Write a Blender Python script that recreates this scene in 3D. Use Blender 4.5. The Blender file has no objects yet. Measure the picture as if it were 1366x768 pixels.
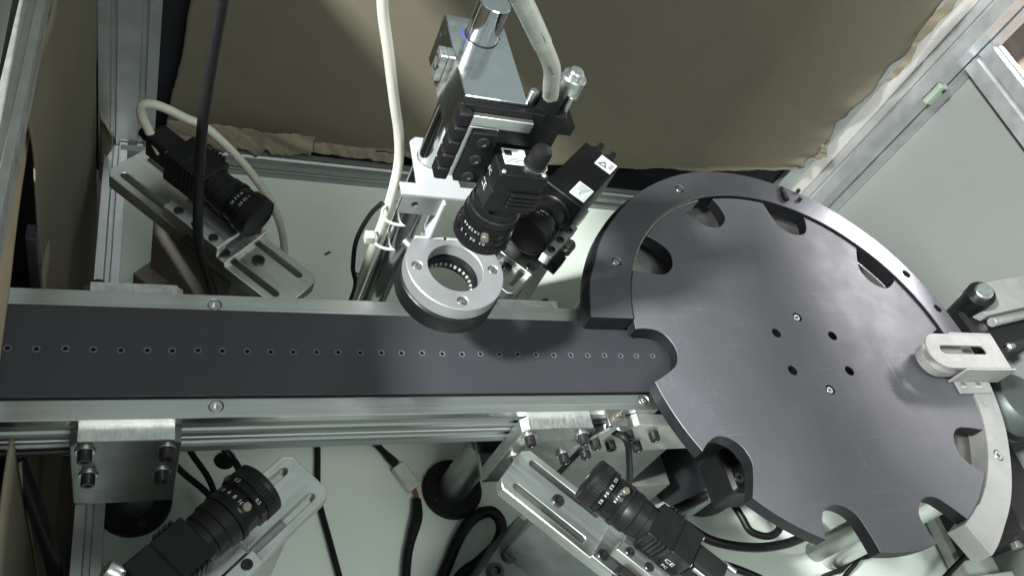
import bpy, bmesh, math, random
from mathutils import Matrix, Vector
from mathutils.geometry import tessellate_polygon

random.seed(7)
S = 0.001                      # all dimensions below are millimetres
SC = bpy.context.scene
COL = SC.collection
PI = math.pi

# ------------------------------------------------------------------ camera
cam_d = bpy.data.cameras.new('camera')
cam = bpy.data.objects.new('camera', cam_d)
COL.objects.link(cam)
SC.camera = cam
_R = ((0.91092384, -0.20627445, 0.35730744),
      (0.04384225, -0.812743, -0.58097045),
      (0.41023848, 0.544885, -0.73130344))
_m = Matrix.Identity(4)
for i in range(3):
    _m[i][0] = _R[0][i]
    _m[i][1] = -_R[1][i]
    _m[i][2] = -_R[2][i]
_m.translation = Vector((0, -296.4, 480)) * S
cam.matrix_world = _m
cam_d.sensor_fit = 'HORIZONTAL'
cam_d.sensor_width = 36
cam_d.lens = 1113.3 / 1366 * 36
cam_d.clip_start = 0.02
cam_d.clip_end = 50

# ------------------------------------------------------------------ world and lamps
w = bpy.data.worlds.new('World')
SC.world = w
w.use_nodes = True
w.node_tree.nodes['Background'].inputs[0].default_value = (0.80, 0.97, 0.94, 1)
w.node_tree.nodes['Background'].inputs[1].default_value = 0.40


def area(name, loc, target, sx, sy, power, col, spread=180):
    d = bpy.data.lights.new(name, 'AREA')
    d.shape = 'RECTANGLE'
    d.size = sx
    d.size_y = sy
    d.energy = power
    d.color = col
    d.spread = math.radians(spread)
    o = bpy.data.objects.new(name, d)
    COL.objects.link(o)
    o.location = loc
    o.rotation_euler = (Vector(target) - Vector(loc)).to_track_quat('-Z', 'Y').to_euler()
    return o


area('room_tube_light', (2.0, 1.0, 0.95), (0.55, 0.0, 0), 0.60, 0.12, 26, (1.0, 0.96, 0.98))
area('ceiling_tube_light', (-1.35, -0.35, 1.35), (0.4, 0, 0), 0.17, 0.14, 155, (0.97, 1.0, 0.98))
area('ceiling_panel_light', (0.5, -1.2, 2.2), (0.3, 0, 0), 1.2, 0.6, 28, (0.95, 1.0, 0.97))
SC.view_settings.view_transform = 'Standard'
SC.view_settings.look = 'None'
SC.view_settings.exposure = 0.0
SC.view_settings.gamma = 1
SC.view_settings.use_curve_mapping = False

# ------------------------------------------------------------------ materials
MAT = {}


def mat(name, col, rough=0.5, metal=0.0, var=0.12, vscale=(30, 30, 30), rvar=0.1, bump=0.0, bscale=None,
        streak=None, scratch=0.0, coat=0.0, spec=0.5, emit=None, stain=0.0):
    """procedural principled material, texture space in object metres"""
    m = bpy.data.materials.new(name)
    m.use_nodes = True
    nt = m.node_tree
    N, L = nt.nodes, nt.links
    b = N['Principled BSDF']
    b.inputs['Metallic'].default_value = metal
    b.inputs['Specular IOR Level'].default_value = spec
    if coat:
        b.inputs['Coat Weight'].default_value = coat
    tc = N.new('ShaderNodeTexCoord')

    def noise(scale, detail=4, rough_=0.6, dist=0.0):
        mp = N.new('ShaderNodeMapping')
        mp.inputs['Scale'].default_value = scale
        L.new(tc.outputs['Object'], mp.inputs[0])
        n = N.new('ShaderNodeTexNoise')
        n.inputs['Scale'].default_value = 1
        n.inputs['Detail'].default_value = detail
        n.inputs['Roughness'].default_value = rough_
        n.inputs['Distortion'].default_value = dist
        L.new(mp.outputs[0], n.inputs[0])
        return n.outputs['Fac']

    n1 = noise(vscale)
    ramp = N.new('ShaderNodeMapRange')
    ramp.inputs[1].default_value = 0.3
    ramp.inputs[2].default_value = 0.7
    ramp.inputs[3].default_value = 1 - var
    ramp.inputs[4].default_value = 1 + var
    L.new(n1, ramp.inputs[0])
    fac = ramp.outputs[0]
    if streak:
        s = noise(streak, 3, 0.7)
        r2 = N.new('ShaderNodeMapRange')
        r2.inputs[1].default_value = 0.3
        r2.inputs[2].default_value = 0.7
        r2.inputs[3].default_value = 0.88
        r2.inputs[4].default_value = 1.1
        L.new(s, r2.inputs[0])
        mu = N.new('ShaderNodeMath')
        mu.operation = 'MULTIPLY'
        L.new(fac, mu.inputs[0])
        L.new(r2.outputs[0], mu.inputs[1])
        fac = mu.outputs[0]
    sc_out = None
    if scratch:
        tot = None
        for k, sca in enumerate(((14, 420, 14), (380, 16, 14), (210, 260, 40))):
            mp = N.new('ShaderNodeMapping')
            mp.inputs['Scale'].default_value = sca
            mp.inputs['Rotation'].default_value = (0, 0, 0.5 + k * 1.1)
            L.new(tc.outputs['Object'], mp.inputs[0])
            n = N.new('ShaderNodeTexNoise')
            n.inputs['Scale'].default_value = 1
            n.inputs['Detail'].default_value = 5
            n.inputs['Roughness'].default_value = 0.75
            L.new(mp.outputs[0], n.inputs[0])
            r3 = N.new('ShaderNodeMapRange')
            r3.inputs[1].default_value = 0.60
            r3.inputs[2].default_value = 0.78
            L.new(n.outputs['Fac'], r3.inputs[0])
            if tot is None:
                tot = r3.outputs[0]
            else:
                ad = N.new('ShaderNodeMath')
                ad.operation = 'ADD'
                L.new(tot, ad.inputs[0])
                L.new(r3.outputs[0], ad.inputs[1])
                tot = ad.outputs[0]
        patch = noise((16, 16, 16), 3)
        r4 = N.new('ShaderNodeMapRange')
        r4.inputs[1].default_value = 0.42
        r4.inputs[2].default_value = 0.62
        L.new(patch, r4.inputs[0])
        mu = N.new('ShaderNodeMath')
        mu.operation = 'MULTIPLY'
        L.new(tot, mu.inputs[0])
        L.new(r4.outputs[0], mu.inputs[1])
        sc_out = mu.outputs[0]
        ma = N.new('ShaderNodeMath')
        ma.operation = 'MULTIPLY_ADD'
        L.new(sc_out, ma.inputs[0])
        ma.inputs[1].default_value = scratch
        L.new(fac, ma.inputs[2])
        fac = ma.outputs[0]
    if stain:
        st = noise((45, 45, 45), 6, 0.7, 1.2)
        r5 = N.new('ShaderNodeMapRange')
        r5.inputs[1].default_value = 0.55
        r5.inputs[2].default_value = 0.75
        r5.inputs[3].default_value = 1
        r5.inputs[4].default_value = 1 - stain
        L.new(st, r5.inputs[0])
        mu = N.new('ShaderNodeMath')
        mu.operation = 'MULTIPLY'
        L.new(fac, mu.inputs[0])
        L.new(r5.outputs[0], mu.inputs[1])
        fac = mu.outputs[0]
    mx = N.new('ShaderNodeVectorMath')
    mx.operation = 'SCALE'
    mx.inputs[0].default_value = col
    L.new(fac, mx.inputs['Scale'])
    L.new(mx.outputs[0], b.inputs['Base Color'])
    rr = N.new('ShaderNodeMapRange')
    rr.inputs[1].default_value = 0.25
    rr.inputs[2].default_value = 0.75
    rr.inputs[3].default_value = max(0.03, rough - rvar)
    rr.inputs[4].default_value = min(1, rough + rvar)
    L.new(noise(streak if streak else tuple(3 * q for q in vscale), 4), rr.inputs[0])
    L.new(rr.outputs[0], b.inputs['Roughness'])
    if bump:
        bs = bscale or tuple(20 * q for q in vscale)
        bn = N.new('ShaderNodeBump')
        bn.inputs['Strength'].default_value = bump
        bn.inputs['Distance'].default_value = 0.0004
        L.new(noise(bs, 3), bn.inputs['Height'])
        L.new(bn.outputs[0], b.inputs['Normal'])
    MAT[name] = m
    return m


mat('brushed_x', (0.62, 0.63, 0.61), 0.33, 1, 0.10, (12, 60, 60), 0.08, 0.12, (25, 2500, 2500), streak=(8, 900, 900))
mat('milled', (0.66, 0.67, 0.65), 0.36, 1, 0.10, (40, 40, 40), 0.08, 0.10, (900, 900, 900), streak=(14, 260, 260))
mat('satin_alu', (0.42, 0.425, 0.435), 0.38, 0.7, 0.06, (40, 40, 40), 0.06, 0.05, (900, 900, 900), stain=0.1)
mat('sawn', (0.70, 0.71, 0.69), 0.42, 1, 0.18, (90, 90, 90), 0.12, 0.35, (500, 1800, 500), streak=(700, 120, 120))
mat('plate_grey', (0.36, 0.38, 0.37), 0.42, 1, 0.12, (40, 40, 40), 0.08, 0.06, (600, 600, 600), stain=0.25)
mat('dull_alu', (0.47, 0.47, 0.45), 0.48, 0.85, 0.10, (45, 45, 45), 0.1, 0.05, (700, 700, 700), stain=0.18)
mat('polished', (0.78, 0.80, 0.82), 0.14, 1, 0.06, (60, 60, 60), 0.08, stain=0.15)
mat('chrome', (0.66, 0.67, 0.68), 0.13, 1, 0.05, (60, 60, 60), 0.05, streak=(500, 500, 20))
mat('steel', (0.55, 0.55, 0.54), 0.34, 1, 0.06, (60, 60, 60), 0.05)
mat('profile', (0.66, 0.68, 0.69), 0.46, 0.9, 0.06, (20, 20, 20), 0.06, streak=(30, 30, 30))
mat('black_anod', (0.007, 0.007, 0.0075), 0.42, 0, 0.2, (80, 80, 80), 0.08, 0.05, (3000, 3000, 3000), spec=0.22)
mat('black_gloss', (0.006, 0.006, 0.0065), 0.25, 0, 0.2, (80, 80, 80), 0.06, spec=0.22)
mat('black_bolt', (0.022, 0.021, 0.022), 0.32, 0.4, 0.2, (300, 300, 300), 0.08)
mat('rubber', (0.008, 0.008, 0.008), 0.6, 0, 0.2, (60, 60, 60), spec=0.22)
mat('cable_black', (0.008, 0.008, 0.009), 0.42, 0, 0.2, (60, 60, 60), 0.08, spec=0.22)
mat('cable_blue', (0.02, 0.07, 0.25), 0.4)
mat('cable_white', (0.47, 0.455, 0.395), 0.45, 0, 0.06, (60, 60, 60), 0.06, stain=0.12)
mat('disc_anod', (0.112, 0.109, 0.122), 0.5, 0.2, 0.10, (14, 14, 14), 0.06, 0.05, (900, 900, 900), scratch=1.3)
mat('ring_anod', (0.12, 0.118, 0.133), 0.33, 0.6, 0.10, (14, 14, 14), 0.06, 0.04, (900, 900, 900), scratch=0.2)
mat('black_plate', (0.020, 0.020, 0.024), 0.42, 0.1, 0.15, (30, 30, 30), spec=0.22)
mat('beam', (0.31, 0.335, 0.325), 0.56, 0.85, 0.08, (12, 60, 60), 0.08, 0.05, (25, 1500, 1500), streak=(6, 500, 500))
mat('block_grey', (0.11, 0.125, 0.12), 0.5, 0.7, 0.2, (22, 22, 22), 0.1, 0.06, (400, 400, 400), stain=0.3)
mat('edge_black', (0.012, 0.012, 0.014), 0.5, 0, 0.2, (60, 60, 60), spec=0.22)
mat('bronze', (0.17, 0.15, 0.125), 0.45, 0.6, 0.1, (90, 90, 90))
mat('belt', (0.026, 0.026, 0.031), 0.56, 0, 0.08, (14, 14, 14), 0.06, 0.35, (2600, 2600, 2600), spec=0.5)
mat('grommet', (0.10, 0.097, 0.11), 0.5, 0, 0.2, (300, 300, 300))
mat('white_paint', (0.33, 0.34, 0.35), 0.35, 0, 0.03, (30, 30, 30))
mat('table_paint', (0.55, 0.60, 0.54), 0.38, 0, 0.04, (7, 7, 7), 0.08, 0.03, (400, 400, 400), stain=0.05)
mat('wall_panel', (0.185, 0.193, 0.185), 0.42, 0, 0.03, (5, 5, 5), 0.05)
mat('outer_paint', (0.25, 0.31, 0.275), 0.5)
mat('strip_white', (0.75, 0.70, 0.66), 0.4, 0, 0.04, (20, 20, 20))
mat('black_wall', (0.008, 0.009, 0.013), 0.6)
mat('floor_brown', (0.055, 0.046, 0.034), 0.7, 0, 0.3, (12, 12, 12))
mat('cast_alu', (0.34, 0.335, 0.325), 0.6, 0.35, 0.10, (45, 45, 45), 0.08, 0.05, (700, 700, 700), stain=0.18)
mat('dark_equipment', (0.030, 0.022, 0.024), 0.5, 0, 0.5, (18, 18, 18))
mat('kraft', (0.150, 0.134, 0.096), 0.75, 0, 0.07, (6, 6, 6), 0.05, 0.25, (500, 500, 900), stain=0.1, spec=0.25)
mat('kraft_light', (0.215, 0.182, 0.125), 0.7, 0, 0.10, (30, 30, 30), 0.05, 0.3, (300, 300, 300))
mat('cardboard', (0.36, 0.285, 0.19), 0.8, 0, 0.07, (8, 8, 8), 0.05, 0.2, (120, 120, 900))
mat('dark_steel', (0.15, 0.138, 0.12), 0.5, 0.55, 0.22, (22, 22, 22), 0.1, 0.1, (300, 300, 300), stain=0.3)
mat('print_white', (0.42, 0.43, 0.43), 0.5)
mat('print_black', (0.015, 0.015, 0.015), 0.5)
mat('label_paper', (0.72, 0.76, 0.74), 0.45, 0, 0.03)
mat('clear_plastic', (0.50, 0.52, 0.46), 0.25, 0, 0.1, (90, 90, 90))
mat('zip_tie', (0.36, 0.36, 0.34), 0.35)
mat('copper_red', (0.20, 0.05, 0.03), 0.5)
mat('ink_blue', (0.03, 0.04, 0.35), 0.5)
mat('latch_green', (0.25, 0.30, 0.24), 0.4)
mat('led', (0.2, 0.2, 0.185), 0.2)
mat('glass_lens', (0.01, 0.012, 0.02), 0.05, 0, coat=0.6)
mat('rust_orange', (0.50, 0.38, 0.32), 0.6, 0, 0.3)
mat('yellow_tag', (0.65, 0.55, 0.15), 0.5)


# ------------------------------------------------------------------ mesh helpers
def offset_loop(lp, d):
    n = len(lp)
    out = []
    for i in range(n):
        p0, p1, p2 = Vector(lp[i - 1]), Vector(lp[i]), Vector(lp[(i + 1) % n])
        a = (p1 - p0)
        b = (p2 - p1)
        if a.length < 1e-9 or b.length < 1e-9:
            out.append(tuple(p1))
            continue
        a.normalize()
        b.normalize()
        na, nb = Vector((-a.y, a.x)), Vector((-b.y, b.x))
        m = na + nb
        if m.length < 1e-6:
            m = na
        m.normalize()
        k = max(0.35, m.dot(na))
        out.append(tuple(p1 + m * (d / k)))
    return out


def area2(lp):
    return sum(lp[i - 1][0] * lp[i][1] - lp[i][0] * lp[i - 1][1] for i in range(len(lp)))


def circle(cx, cy, r, n=24, a0=0.0):
    return [(cx + r * math.cos(a0 + 2 * PI * i / n), cy + r * math.sin(a0 + 2 * PI * i / n)) for i in range(n)]


def slot(cx, cy, l, r, n=8):
    h = l / 2 - r
    return ([(cx + h + r * math.cos(-PI / 2 + PI * i / n), cy + r * math.sin(-PI / 2 + PI * i / n)) for i in range(n + 1)] +
            [(cx - h + r * math.cos(PI / 2 + PI * i / n), cy + r * math.sin(PI / 2 + PI * i / n)) for i in range(n + 1)])


def rrect(x0, x1, y0, y1, r=0.0, n=3):
    if r <= 0:
        return [(x0, y0), (x1, y0), (x1, y1), (x0, y1)]
    o = []
    for cx, cy, a in ((x1 - r, y0 + r, -PI / 2), (x1 - r, y1 - r, 0), (x0 + r, y1 - r, PI / 2), (x0 + r, y0 + r, PI)):
        for i in range(n + 1):
            t = a + PI / 2 * i / n
            o.append((cx + r * math.cos(t), cy + r * math.sin(t)))
    return o


def chamf(x0, x1, y0, y1, c):
    return [(x0 + c, y0), (x1 - c, y0), (x1, y0 + c), (x1, y1 - c), (x1 - c, y1), (x0 + c, y1), (x0, y1 - c), (x0, y0 + c)]


def axis_matrix(p, d):
    """local z along d, origin at p"""
    q = Vector(d).to_track_quat('Z', 'Y')
    return Matrix.Translation(Vector(p)) @ q.to_matrix().to_4x4()


AX_X = Matrix(((0, 0, 1, 0), (1, 0, 0, 0), (0, 1, 0, 0), (0, 0, 0, 1)))    # local (y,z) outline, extruded along X
AX_Y = Matrix(((1, 0, 0, 0), (0, 0, -1, 0), (0, 1, 0, 0), (0, 0, 0, 1)))   # local (x,z) outline, extruded along -Y


class MB:
    def __init__(self):
        self.v = []
        self.f = []
        self.M = Matrix.Identity(4)

    def _add(self, vs, fs, M=None):
        M = self.M @ M if M is not None else self.M
        o = len(self.v)
        self.v += [tuple(M @ Vector(p)) for p in vs]
        self.f += [tuple(i + o for i in f) for f in fs]

    def prism(self, loops, z0, z1, ch=0.0, M=None):
        loops = [list(l) for l in loops]
        for i, l in enumerate(loops):
            if (area2(l) > 0) != (i == 0):
                l.reverse()
        vs, fs = [], []
        rings = []
        for l in loops:
            lv = []
            if ch:
                ins = offset_loop(l, ch)
                lv = [(ins, z1), (l, z1 - ch), (l, z0 + ch), (ins, z0)]
            else:
                lv = [(l, z1), (l, z0)]
            idx = []
            for pts, z in lv:
                idx.append(list(range(len(vs), len(vs) + len(pts))))
                vs += [(p[0], p[1], z) for p in pts]
            n = len(l)
            for a, b in zip(idx[:-1], idx[1:]):
                for i in range(n):
                    j = (i + 1) % n
                    fs.append((a[i], b[i], b[j], a[j]))
            rings.append(idx)
        for k, flip in ((0, False), (-1, True)):
            ids = [i for r in rings for i in r[k]]
            if len(loops) == 1 and len(ids) <= 4:
                fs.append(tuple(reversed(ids)) if flip else tuple(ids))
                continue
            tris = tessellate_polygon([[Vector((vs[i][0], vs[i][1], 0)) for i in r[k]] for r in rings])
            for t in tris:
                a, b, c = (ids[q] for q in t)
                pa, pb, pc = vs[a], vs[b], vs[c]
                s = (pb[0] - pa[0]) * (pc[1] - pa[1]) - (pc[0] - pa[0]) * (pb[1] - pa[1])
                if abs(s) < 1e-9:
                    continue
                if (s > 0) == flip:
                    b, c = c, b
                fs.append((a, b, c))
        self._add(vs, fs, M)
        return self

    def box(self, x0, x1, y0, y1, z0, z1, ch=0.4, r=0.0, M=None):
        ch = min(ch, (x1 - x0) / 3, (y1 - y0) / 3, (z1 - z0) / 3)
        return self.prism([rrect(x0, x1, y0, y1, max(r, ch))] if r or ch else [rrect(x0, x1, y0, y1)], z0, z1, ch, M)

    def lathe(self, prof, n=32, M=None):
        """prof: (r, z) from bottom to top along local z; r = 0 closes"""
        vs, fs, ids = [], [], []
        for r, z in prof:
            if r < 1e-6:
                ids.append([len(vs)])
                vs.append((0, 0, z))
            else:
                ids.append(list(range(len(vs), len(vs) + n)))
                vs += [(r * math.cos(2 * PI * i / n), r * math.sin(2 * PI * i / n), z) for i in range(n)]
        for a, b in zip(ids[:-1], ids[1:]):
            for i in range(n):
                j = (i + 1) % n
                if len(a) == 1 and len(b) == 1:
                    continue
                if len(a) == 1:
                    fs.append((a[0], b[j], b[i]))
                elif len(b) == 1:
                    fs.append((a[i], a[j], b[0]))
                else:
                    fs.append((a[i], a[j], b[j], b[i]))
        self._add(vs, fs, M)
        return self

    def cyl(self, p, d, r, h, n=28, ch=0.4, r1=None, M=None):
        r1 = r if r1 is None else r1
        A = axis_matrix(p, d)
        if M is not None:
            A = M @ A
        return self.lathe([(0, 0), (r - ch, 0), (r, ch), (r1, h - ch), (r1 - ch, h), (0, h)], n, A)

    def tube(self, pts, r, n=10, seg=6, closed=False):
        P = [Vector(p) for p in pts]
        if closed:
            ext = [P[-1]] + P + [P[0], P[1]]
        else:
            ext = [P[0] * 2 - P[1]] + P + [P[-1] * 2 - P[-2]]
        path = []
        for i in range(1, len(ext) - 2):
            a, b, c, d = ext[i - 1:i + 3]
            for k in range(seg):
                t = k / seg
                path.append(0.5 * ((2 * b) + (c - a) * t + (2 * a - 5 * b + 4 * c - d) * t * t + (3 * b - a - 3 * c + d) * t ** 3))
        if not closed:
            path.append(P[-1])
        vs, fs = [], []
        m = len(path)
        up = None
        for i, p in enumerate(path):
            if closed:
                t = path[(i + 1) % m] - path[i - 1]
            else:
                t = path[min(i + 1, m - 1)] - path[max(i - 1, 0)]
            t.normalize()
            if up is None:
                up = Vector((0, 0, 1)) if abs(t.z) < 0.9 else Vector((1, 0, 0))
            s = t.cross(up)
            s.normalize()
            up = s.cross(t)
            rr = r(i / (m - 1)) if callable(r) else r
            for k in range(n):
                a = 2 * PI * k / n
                vs.append(tuple(p + s * rr * math.cos(a) + up * rr * math.sin(a)))
        for i in range(m if closed else m - 1):
            for k in range(n):
                a, b = i * n + k, i * n + (k + 1) % n
                i2 = (i + 1) % m
                c, d = i2 * n + (k + 1) % n, i2 * n + k
                fs.append((a, b, c, d))
        if not closed:
            fs.append(tuple(reversed(range(n))))
            fs.append(tuple(range((m - 1) * n, m * n)))
        self._add(vs, fs)
        return self

    def mesh(self, name, material, smooth=35):
        me = bpy.data.meshes.new(name)
        me.from_pydata([(a * S, b * S, c * S) for a, b, c in self.v], [], self.f)
        me.materials.append(MAT[material])
        bm = bmesh.new()
        bm.from_mesh(me)
        bmesh.ops.recalc_face_normals(bm, faces=bm.faces)
        bm.to_mesh(me)
        bm.free()
        if smooth:
            for p in me.polygons:
                p.use_smooth = True
            me.set_sharp_from_angle(angle=math.radians(smooth))
        me.update()
        return me

    def build(self, name, material, parent=None, smooth=35, edge=None):
        me = self.mesh(name, material, smooth)
        if edge:
            me.materials.append(MAT[edge])
            for p in me.polygons:
                if abs(p.normal.z) < 0.3:
                    p.material_index = 1
        return obj(name, me, parent)


def obj(name, me, parent=None, loc=None, rot=None):
    o = bpy.data.objects.new(name, me)
    COL.objects.link(o)
    if parent is not None:
        o.parent = parent
    if loc is not None:
        o.location = Vector(loc) * S
    if rot is not None:
        o.rotation_mode = 'QUATERNION'
        o.rotation_quaternion = rot
    return o


def tag(o, label, cat, group=None):
    o['label'] = label
    o['category'] = cat
    if group:
        o['group'] = group
    return o


def struct(o):
    o['kind'] = 'structure'
    return o


def thing(name, label, cat, loc=(0, 0, 0), rz=0.0, group=None):
    o = bpy.data.objects.new(name, None)
    COL.objects.link(o)
    o.empty_display_size = 0.01
    o.location = Vector(loc) * S
    o.rotation_euler = (0, 0, rz)
    return tag(o, label, cat, group)


_cache = {}


def shared(key, fn):
    if key not in _cache:
        _cache[key] = fn()
    return _cache[key]


def hexloop(r):
    return circle(0, 0, r, 6)


def socket_head(r, h, material='black_bolt'):
    def fn():
        mb = MB()
        rs = r * 0.52
        n = 24
        mb.lathe([(0, 0), (r - 0.3, 0), (r, 0.3), (r, h - 0.5), (r - 0.5, h), (rs + .1, h), (rs, h - 0.3), (rs * 0.9, h * 0.4), (0, h * 0.35)], n)
        return mb.mesh('bolt', material)
    return shared(('sh', r, h, material), fn)


def washer_mesh(r):
    def fn():
        mb = MB()
        mb.prism([circle(0, 0, r, 24), circle(0, 0, r * 0.5, 16)], 0, 1.2, 0.25)
        return mb.mesh('washer', 'steel')
    return shared(('w', r), fn)


def flat_screw(r, material='steel'):
    def fn():
        mb = MB()
        rs = r * 0.5
        mb.lathe([(r * 0.55, -3.4), (r - 0.15, -0.5), (r, -0.35), (r - 0.25, 0), (rs, 0), (rs * .95, -3.0), (0, -3.2)], 24)
        return mb.mesh('screw', material)
    return shared(('fs', r, material), fn)


QZ = Vector((0, 0, 1)).to_track_quat('Z', 'Y')


def dirq(d):
    return Vector(d).to_track_quat('Z', 'Y')


def bolt(parent, p, d=(0, 0, 1), r=4.2, h=5, wash=False, material='black_bolt'):
    d = Vector(d).normalized()
    p = Vector(p)
    o = obj('bolt', socket_head(r, h, material), parent, p + d * (1.2 if wash else 0), dirq(d))
    if wash:
        obj('washer', washer_mesh(r * 1.4), parent, p, dirq(d))
    return o


def screw(parent, p, d=(0, 0, 1), r=3.2, material='steel'):
    return obj('screw', flat_screw(r, material), parent, p, dirq(d))


def text_mesh(s, size, material='print_white', wrap=None, thick=0.05):
    """flat lettering in local xy (mm); wrap = radius bends it round a cylinder along local y"""
    cu = bpy.data.curves.new('txt', 'FONT')
    cu.body = s
    cu.size = size * S
    cu.align_x = 'CENTER'
    cu.align_y = 'CENTER'
    cu.resolution_u = 2
    to = bpy.data.objects.new('txt', cu)
    COL.objects.link(to)
    dg = bpy.context.evaluated_depsgraph_get()
    me = bpy.data.meshes.new_from_object(to.evaluated_get(dg))
    bpy.data.objects.remove(to)
    bpy.data.curves.remove(cu)
    me.materials.clear()
    me.materials.append(MAT[material])
    if wrap:
        R = wrap * S
        for v in me.vertices:
            a = v.co.x / R
            v.co = Vector((R * math.sin(a), v.co.y, R * math.cos(a)))
    return me


def marking(parent, s, size, M, material='print_white', wrap=None, name='marking'):
    me = text_mesh(s, size, material, wrap)
    o = obj(name, me, parent)
    m = M.copy()
    m.translation = m.translation * S
    o.matrix_local = m
    return o


def frame_m(o, x, y):
    """matrix with local x along x, local y along y, origin o (mm)"""
    x = Vector(x).normalized()
    y = Vector(y).normalized()
    z = x.cross(y)
    m = Matrix.Identity(4)
    for i in range(3):
        m[i][0], m[i][1], m[i][2] = x[i], y[i], z[i]
    m.translation = Vector(o)
    return m


def tslot(w, h, nx, ny, sw=6.0, sd=5.0, lip=1.6):
    """outline of an aluminium extrusion w x h centred, nx slots on the long sides (top/bottom), ny slots left/right"""
    o = []

    def side(n, L, ax):
        pts = []
        if n:
            step = L / n
            for k in range(n):
                c = -L / 2 + step * (k + 0.5)
                pts += [(c - sw / 2, 0), (c - sw / 2, lip), (c - sw * 0.8, lip), (c - sw * 0.8, lip + 1.2), (c - sw * 0.3, sd),
                        (c + sw * 0.3, sd), (c + sw * 0.8, lip + 1.2), (c + sw * 0.8, lip), (c + sw / 2, lip), (c + sw / 2, 0)]
        return pts
    o.append((-w / 2, -h / 2))
    o += [(p[0], -h / 2 + p[1]) for p in side(nx, w, 0)]
    o.append((w / 2, -h / 2))
    o += [(w / 2 - p[1], p[0]) for p in side(ny, h, 0)]
    o.append((w / 2, h / 2))
    o += [(-p[0], h / 2 - p[1]) for p in side(nx, w, 0)]
    o.append((-w / 2, h / 2))
    o += [(-w / 2 + p[1], -p[0]) for p in side(ny, h, 0)]
    return o


def profile(name, p0, p1, w, h, nx, ny, label, roll=0.0, material='profile', sw=6.0, sd=5.0):
    d = Vector(p1) - Vector(p0)
    L = d.length
    mb = MB()
    mb.prism([tslot(w, h, nx, ny, sw, sd, min(1.6, sd / 3))], 0, L)
    me = mb.mesh(name, material, smooth=0)
    o = obj(name, me, None, p0, dirq(d) @ Matrix.Rotation(roll, 4, 'Z').to_quaternion())
    tag(o, label, 'profile', 'enclosure frame profiles')
    return o


# ================================================================== SETTING
ZT = -200.0
mb = MB()
mb.prism([rrect(-22, 1000, -420, 352), circle(74, 17.6, 9, 20)], ZT - 6, ZT, 0.5)
struct(mb.build('table_plate', 'table_paint'))
mb = MB()
mb.box(-400, 1300, -700, 700, ZT - 190, ZT - 180, 0)
struct(mb.build('floor', 'floor_brown'))

# back wall behind the paper
mb = MB()
mb.box(-60, 905, 386, 392, -260, 420, 0)
struct(mb.build('back_wall', 'black_wall'))
# right wall
mb = MB()
mb.box(905, 911, -300, 386, ZT - 60, 98, 0)
struct(mb.build('right_wall', 'wall_panel'))
mb = MB()
mb.box(905, 911, -300, 386, 236, 420, 0)
struct(mb.build('upper_right_wall', 'wall_panel'))

profile('frame_profile', (-20, 352, -190), (858, 352, -190), 20, 20, 1, 1, 'low horizontal aluminium profile along the back edge of the table', material='beam')
profile('frame_profile', (-15, 368, -240), (-15, 368, 180), 50, 30, 2, 1, 'upright grey aluminium profile in the back left corner')
profile('frame_profile', (884, 364, -240), (884, 364, 420), 40, 40, 1, 1, 'tall upright aluminium profile in the back right corner')
profile('frame_profile', (819, 380, -240), (819, 380, 330), 24, 8, 0, 0, 'slim grey upright strip profile left of the corner post')
profile('frame_profile', (895, 343, 118), (895, -300, 118), 24, 38, 1, 1, 'horizontal aluminium profile along the top of the right wall')
profile('frame_profile', (-75.6, -320, 110), (-59, 300, 110), 13, 20, 1, 1, 'bright slanting aluminium profile at the upper left corner', material='dull_alu', sw=4.0, sd=3.0)
profile('frame_profile', (-24, 352, -192), (-24, -420, -192), 20, 24, 1, 1, 'horizontal aluminium profile under the left edge of the table')
profile('frame_profile', (830, 60, -190), (828, -420, -190), 9, 12, 0, 0, 'narrow grey bar on the table under the disc', material='dull_alu')

ob = profile('shadow_beam', (-308, -700, 620), (-308, -60, 620), 50, 40, 1, 1, 'unseen beam added to shade the disc')  # unseen, added only to throw a soft shadow band across the disc
for k in ('label', 'category', 'group'):
    del ob[k]
struct(ob)
mb = MB()
mb.box(831.5, 863, 380, 384, -240, 330, 0.3)
tag(mb.build('white_strip', 'strip_white'), 'bright white vertical strip between the two right uprights', 'strip')
# small plastic latch on the right upright
t = thing('door_latch', 'small pale plastic catch on the tall right upright', 'latch', (872, 343, 60))
mb = MB()
mb.box(-7, 7, -8, 0, -14, 14, 1.0, 2)
mb.build('catch_body', 'latch_green', t)
bolt(t, (2, -8, 9), (0, -1, 0), 2.6, 1.2)
mb = MB()
mb.box(1000, 1120, -300, 600, -150, 190, 0.5)
tag(mb.build('cabinet', 'rust_orange'), 'pale brownish cabinet beyond the right wall', 'cabinet')


def sheet(name, fn, nu, nv, material, th=0.6, smooth=True):
    """fn(u,v)->(x,y,z) mm, u,v in 0..1"""
    vs = [fn(i / nu, j / nv) for j in range(nv + 1) for i in range(nu + 1)]
    fs = [(j * (nu + 1) + i, j * (nu + 1) + i + 1, (j + 1) * (nu + 1) + i + 1, (j + 1) * (nu + 1) + i) for j in range(nv) for i in range(nu)]
    mb_ = MB()
    mb_.v, mb_.f = vs, fs
    me = mb_.mesh(name, material, 0)
    if smooth:
        for p in me.polygons:
            p.use_smooth = True
    o = obj(name, me)
    s = o.modifiers.new('thickness', 'SOLIDIFY')
    s.thickness = th * S
    s.offset = 0
    return o


def nz(x, seed=0.0):
    from mathutils import noise
    return noise.noise(Vector((x, seed * 7.31, 0.37)))


def ridge(x, seed):
    return 1 - 2 * abs(nz(x, seed))


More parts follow.
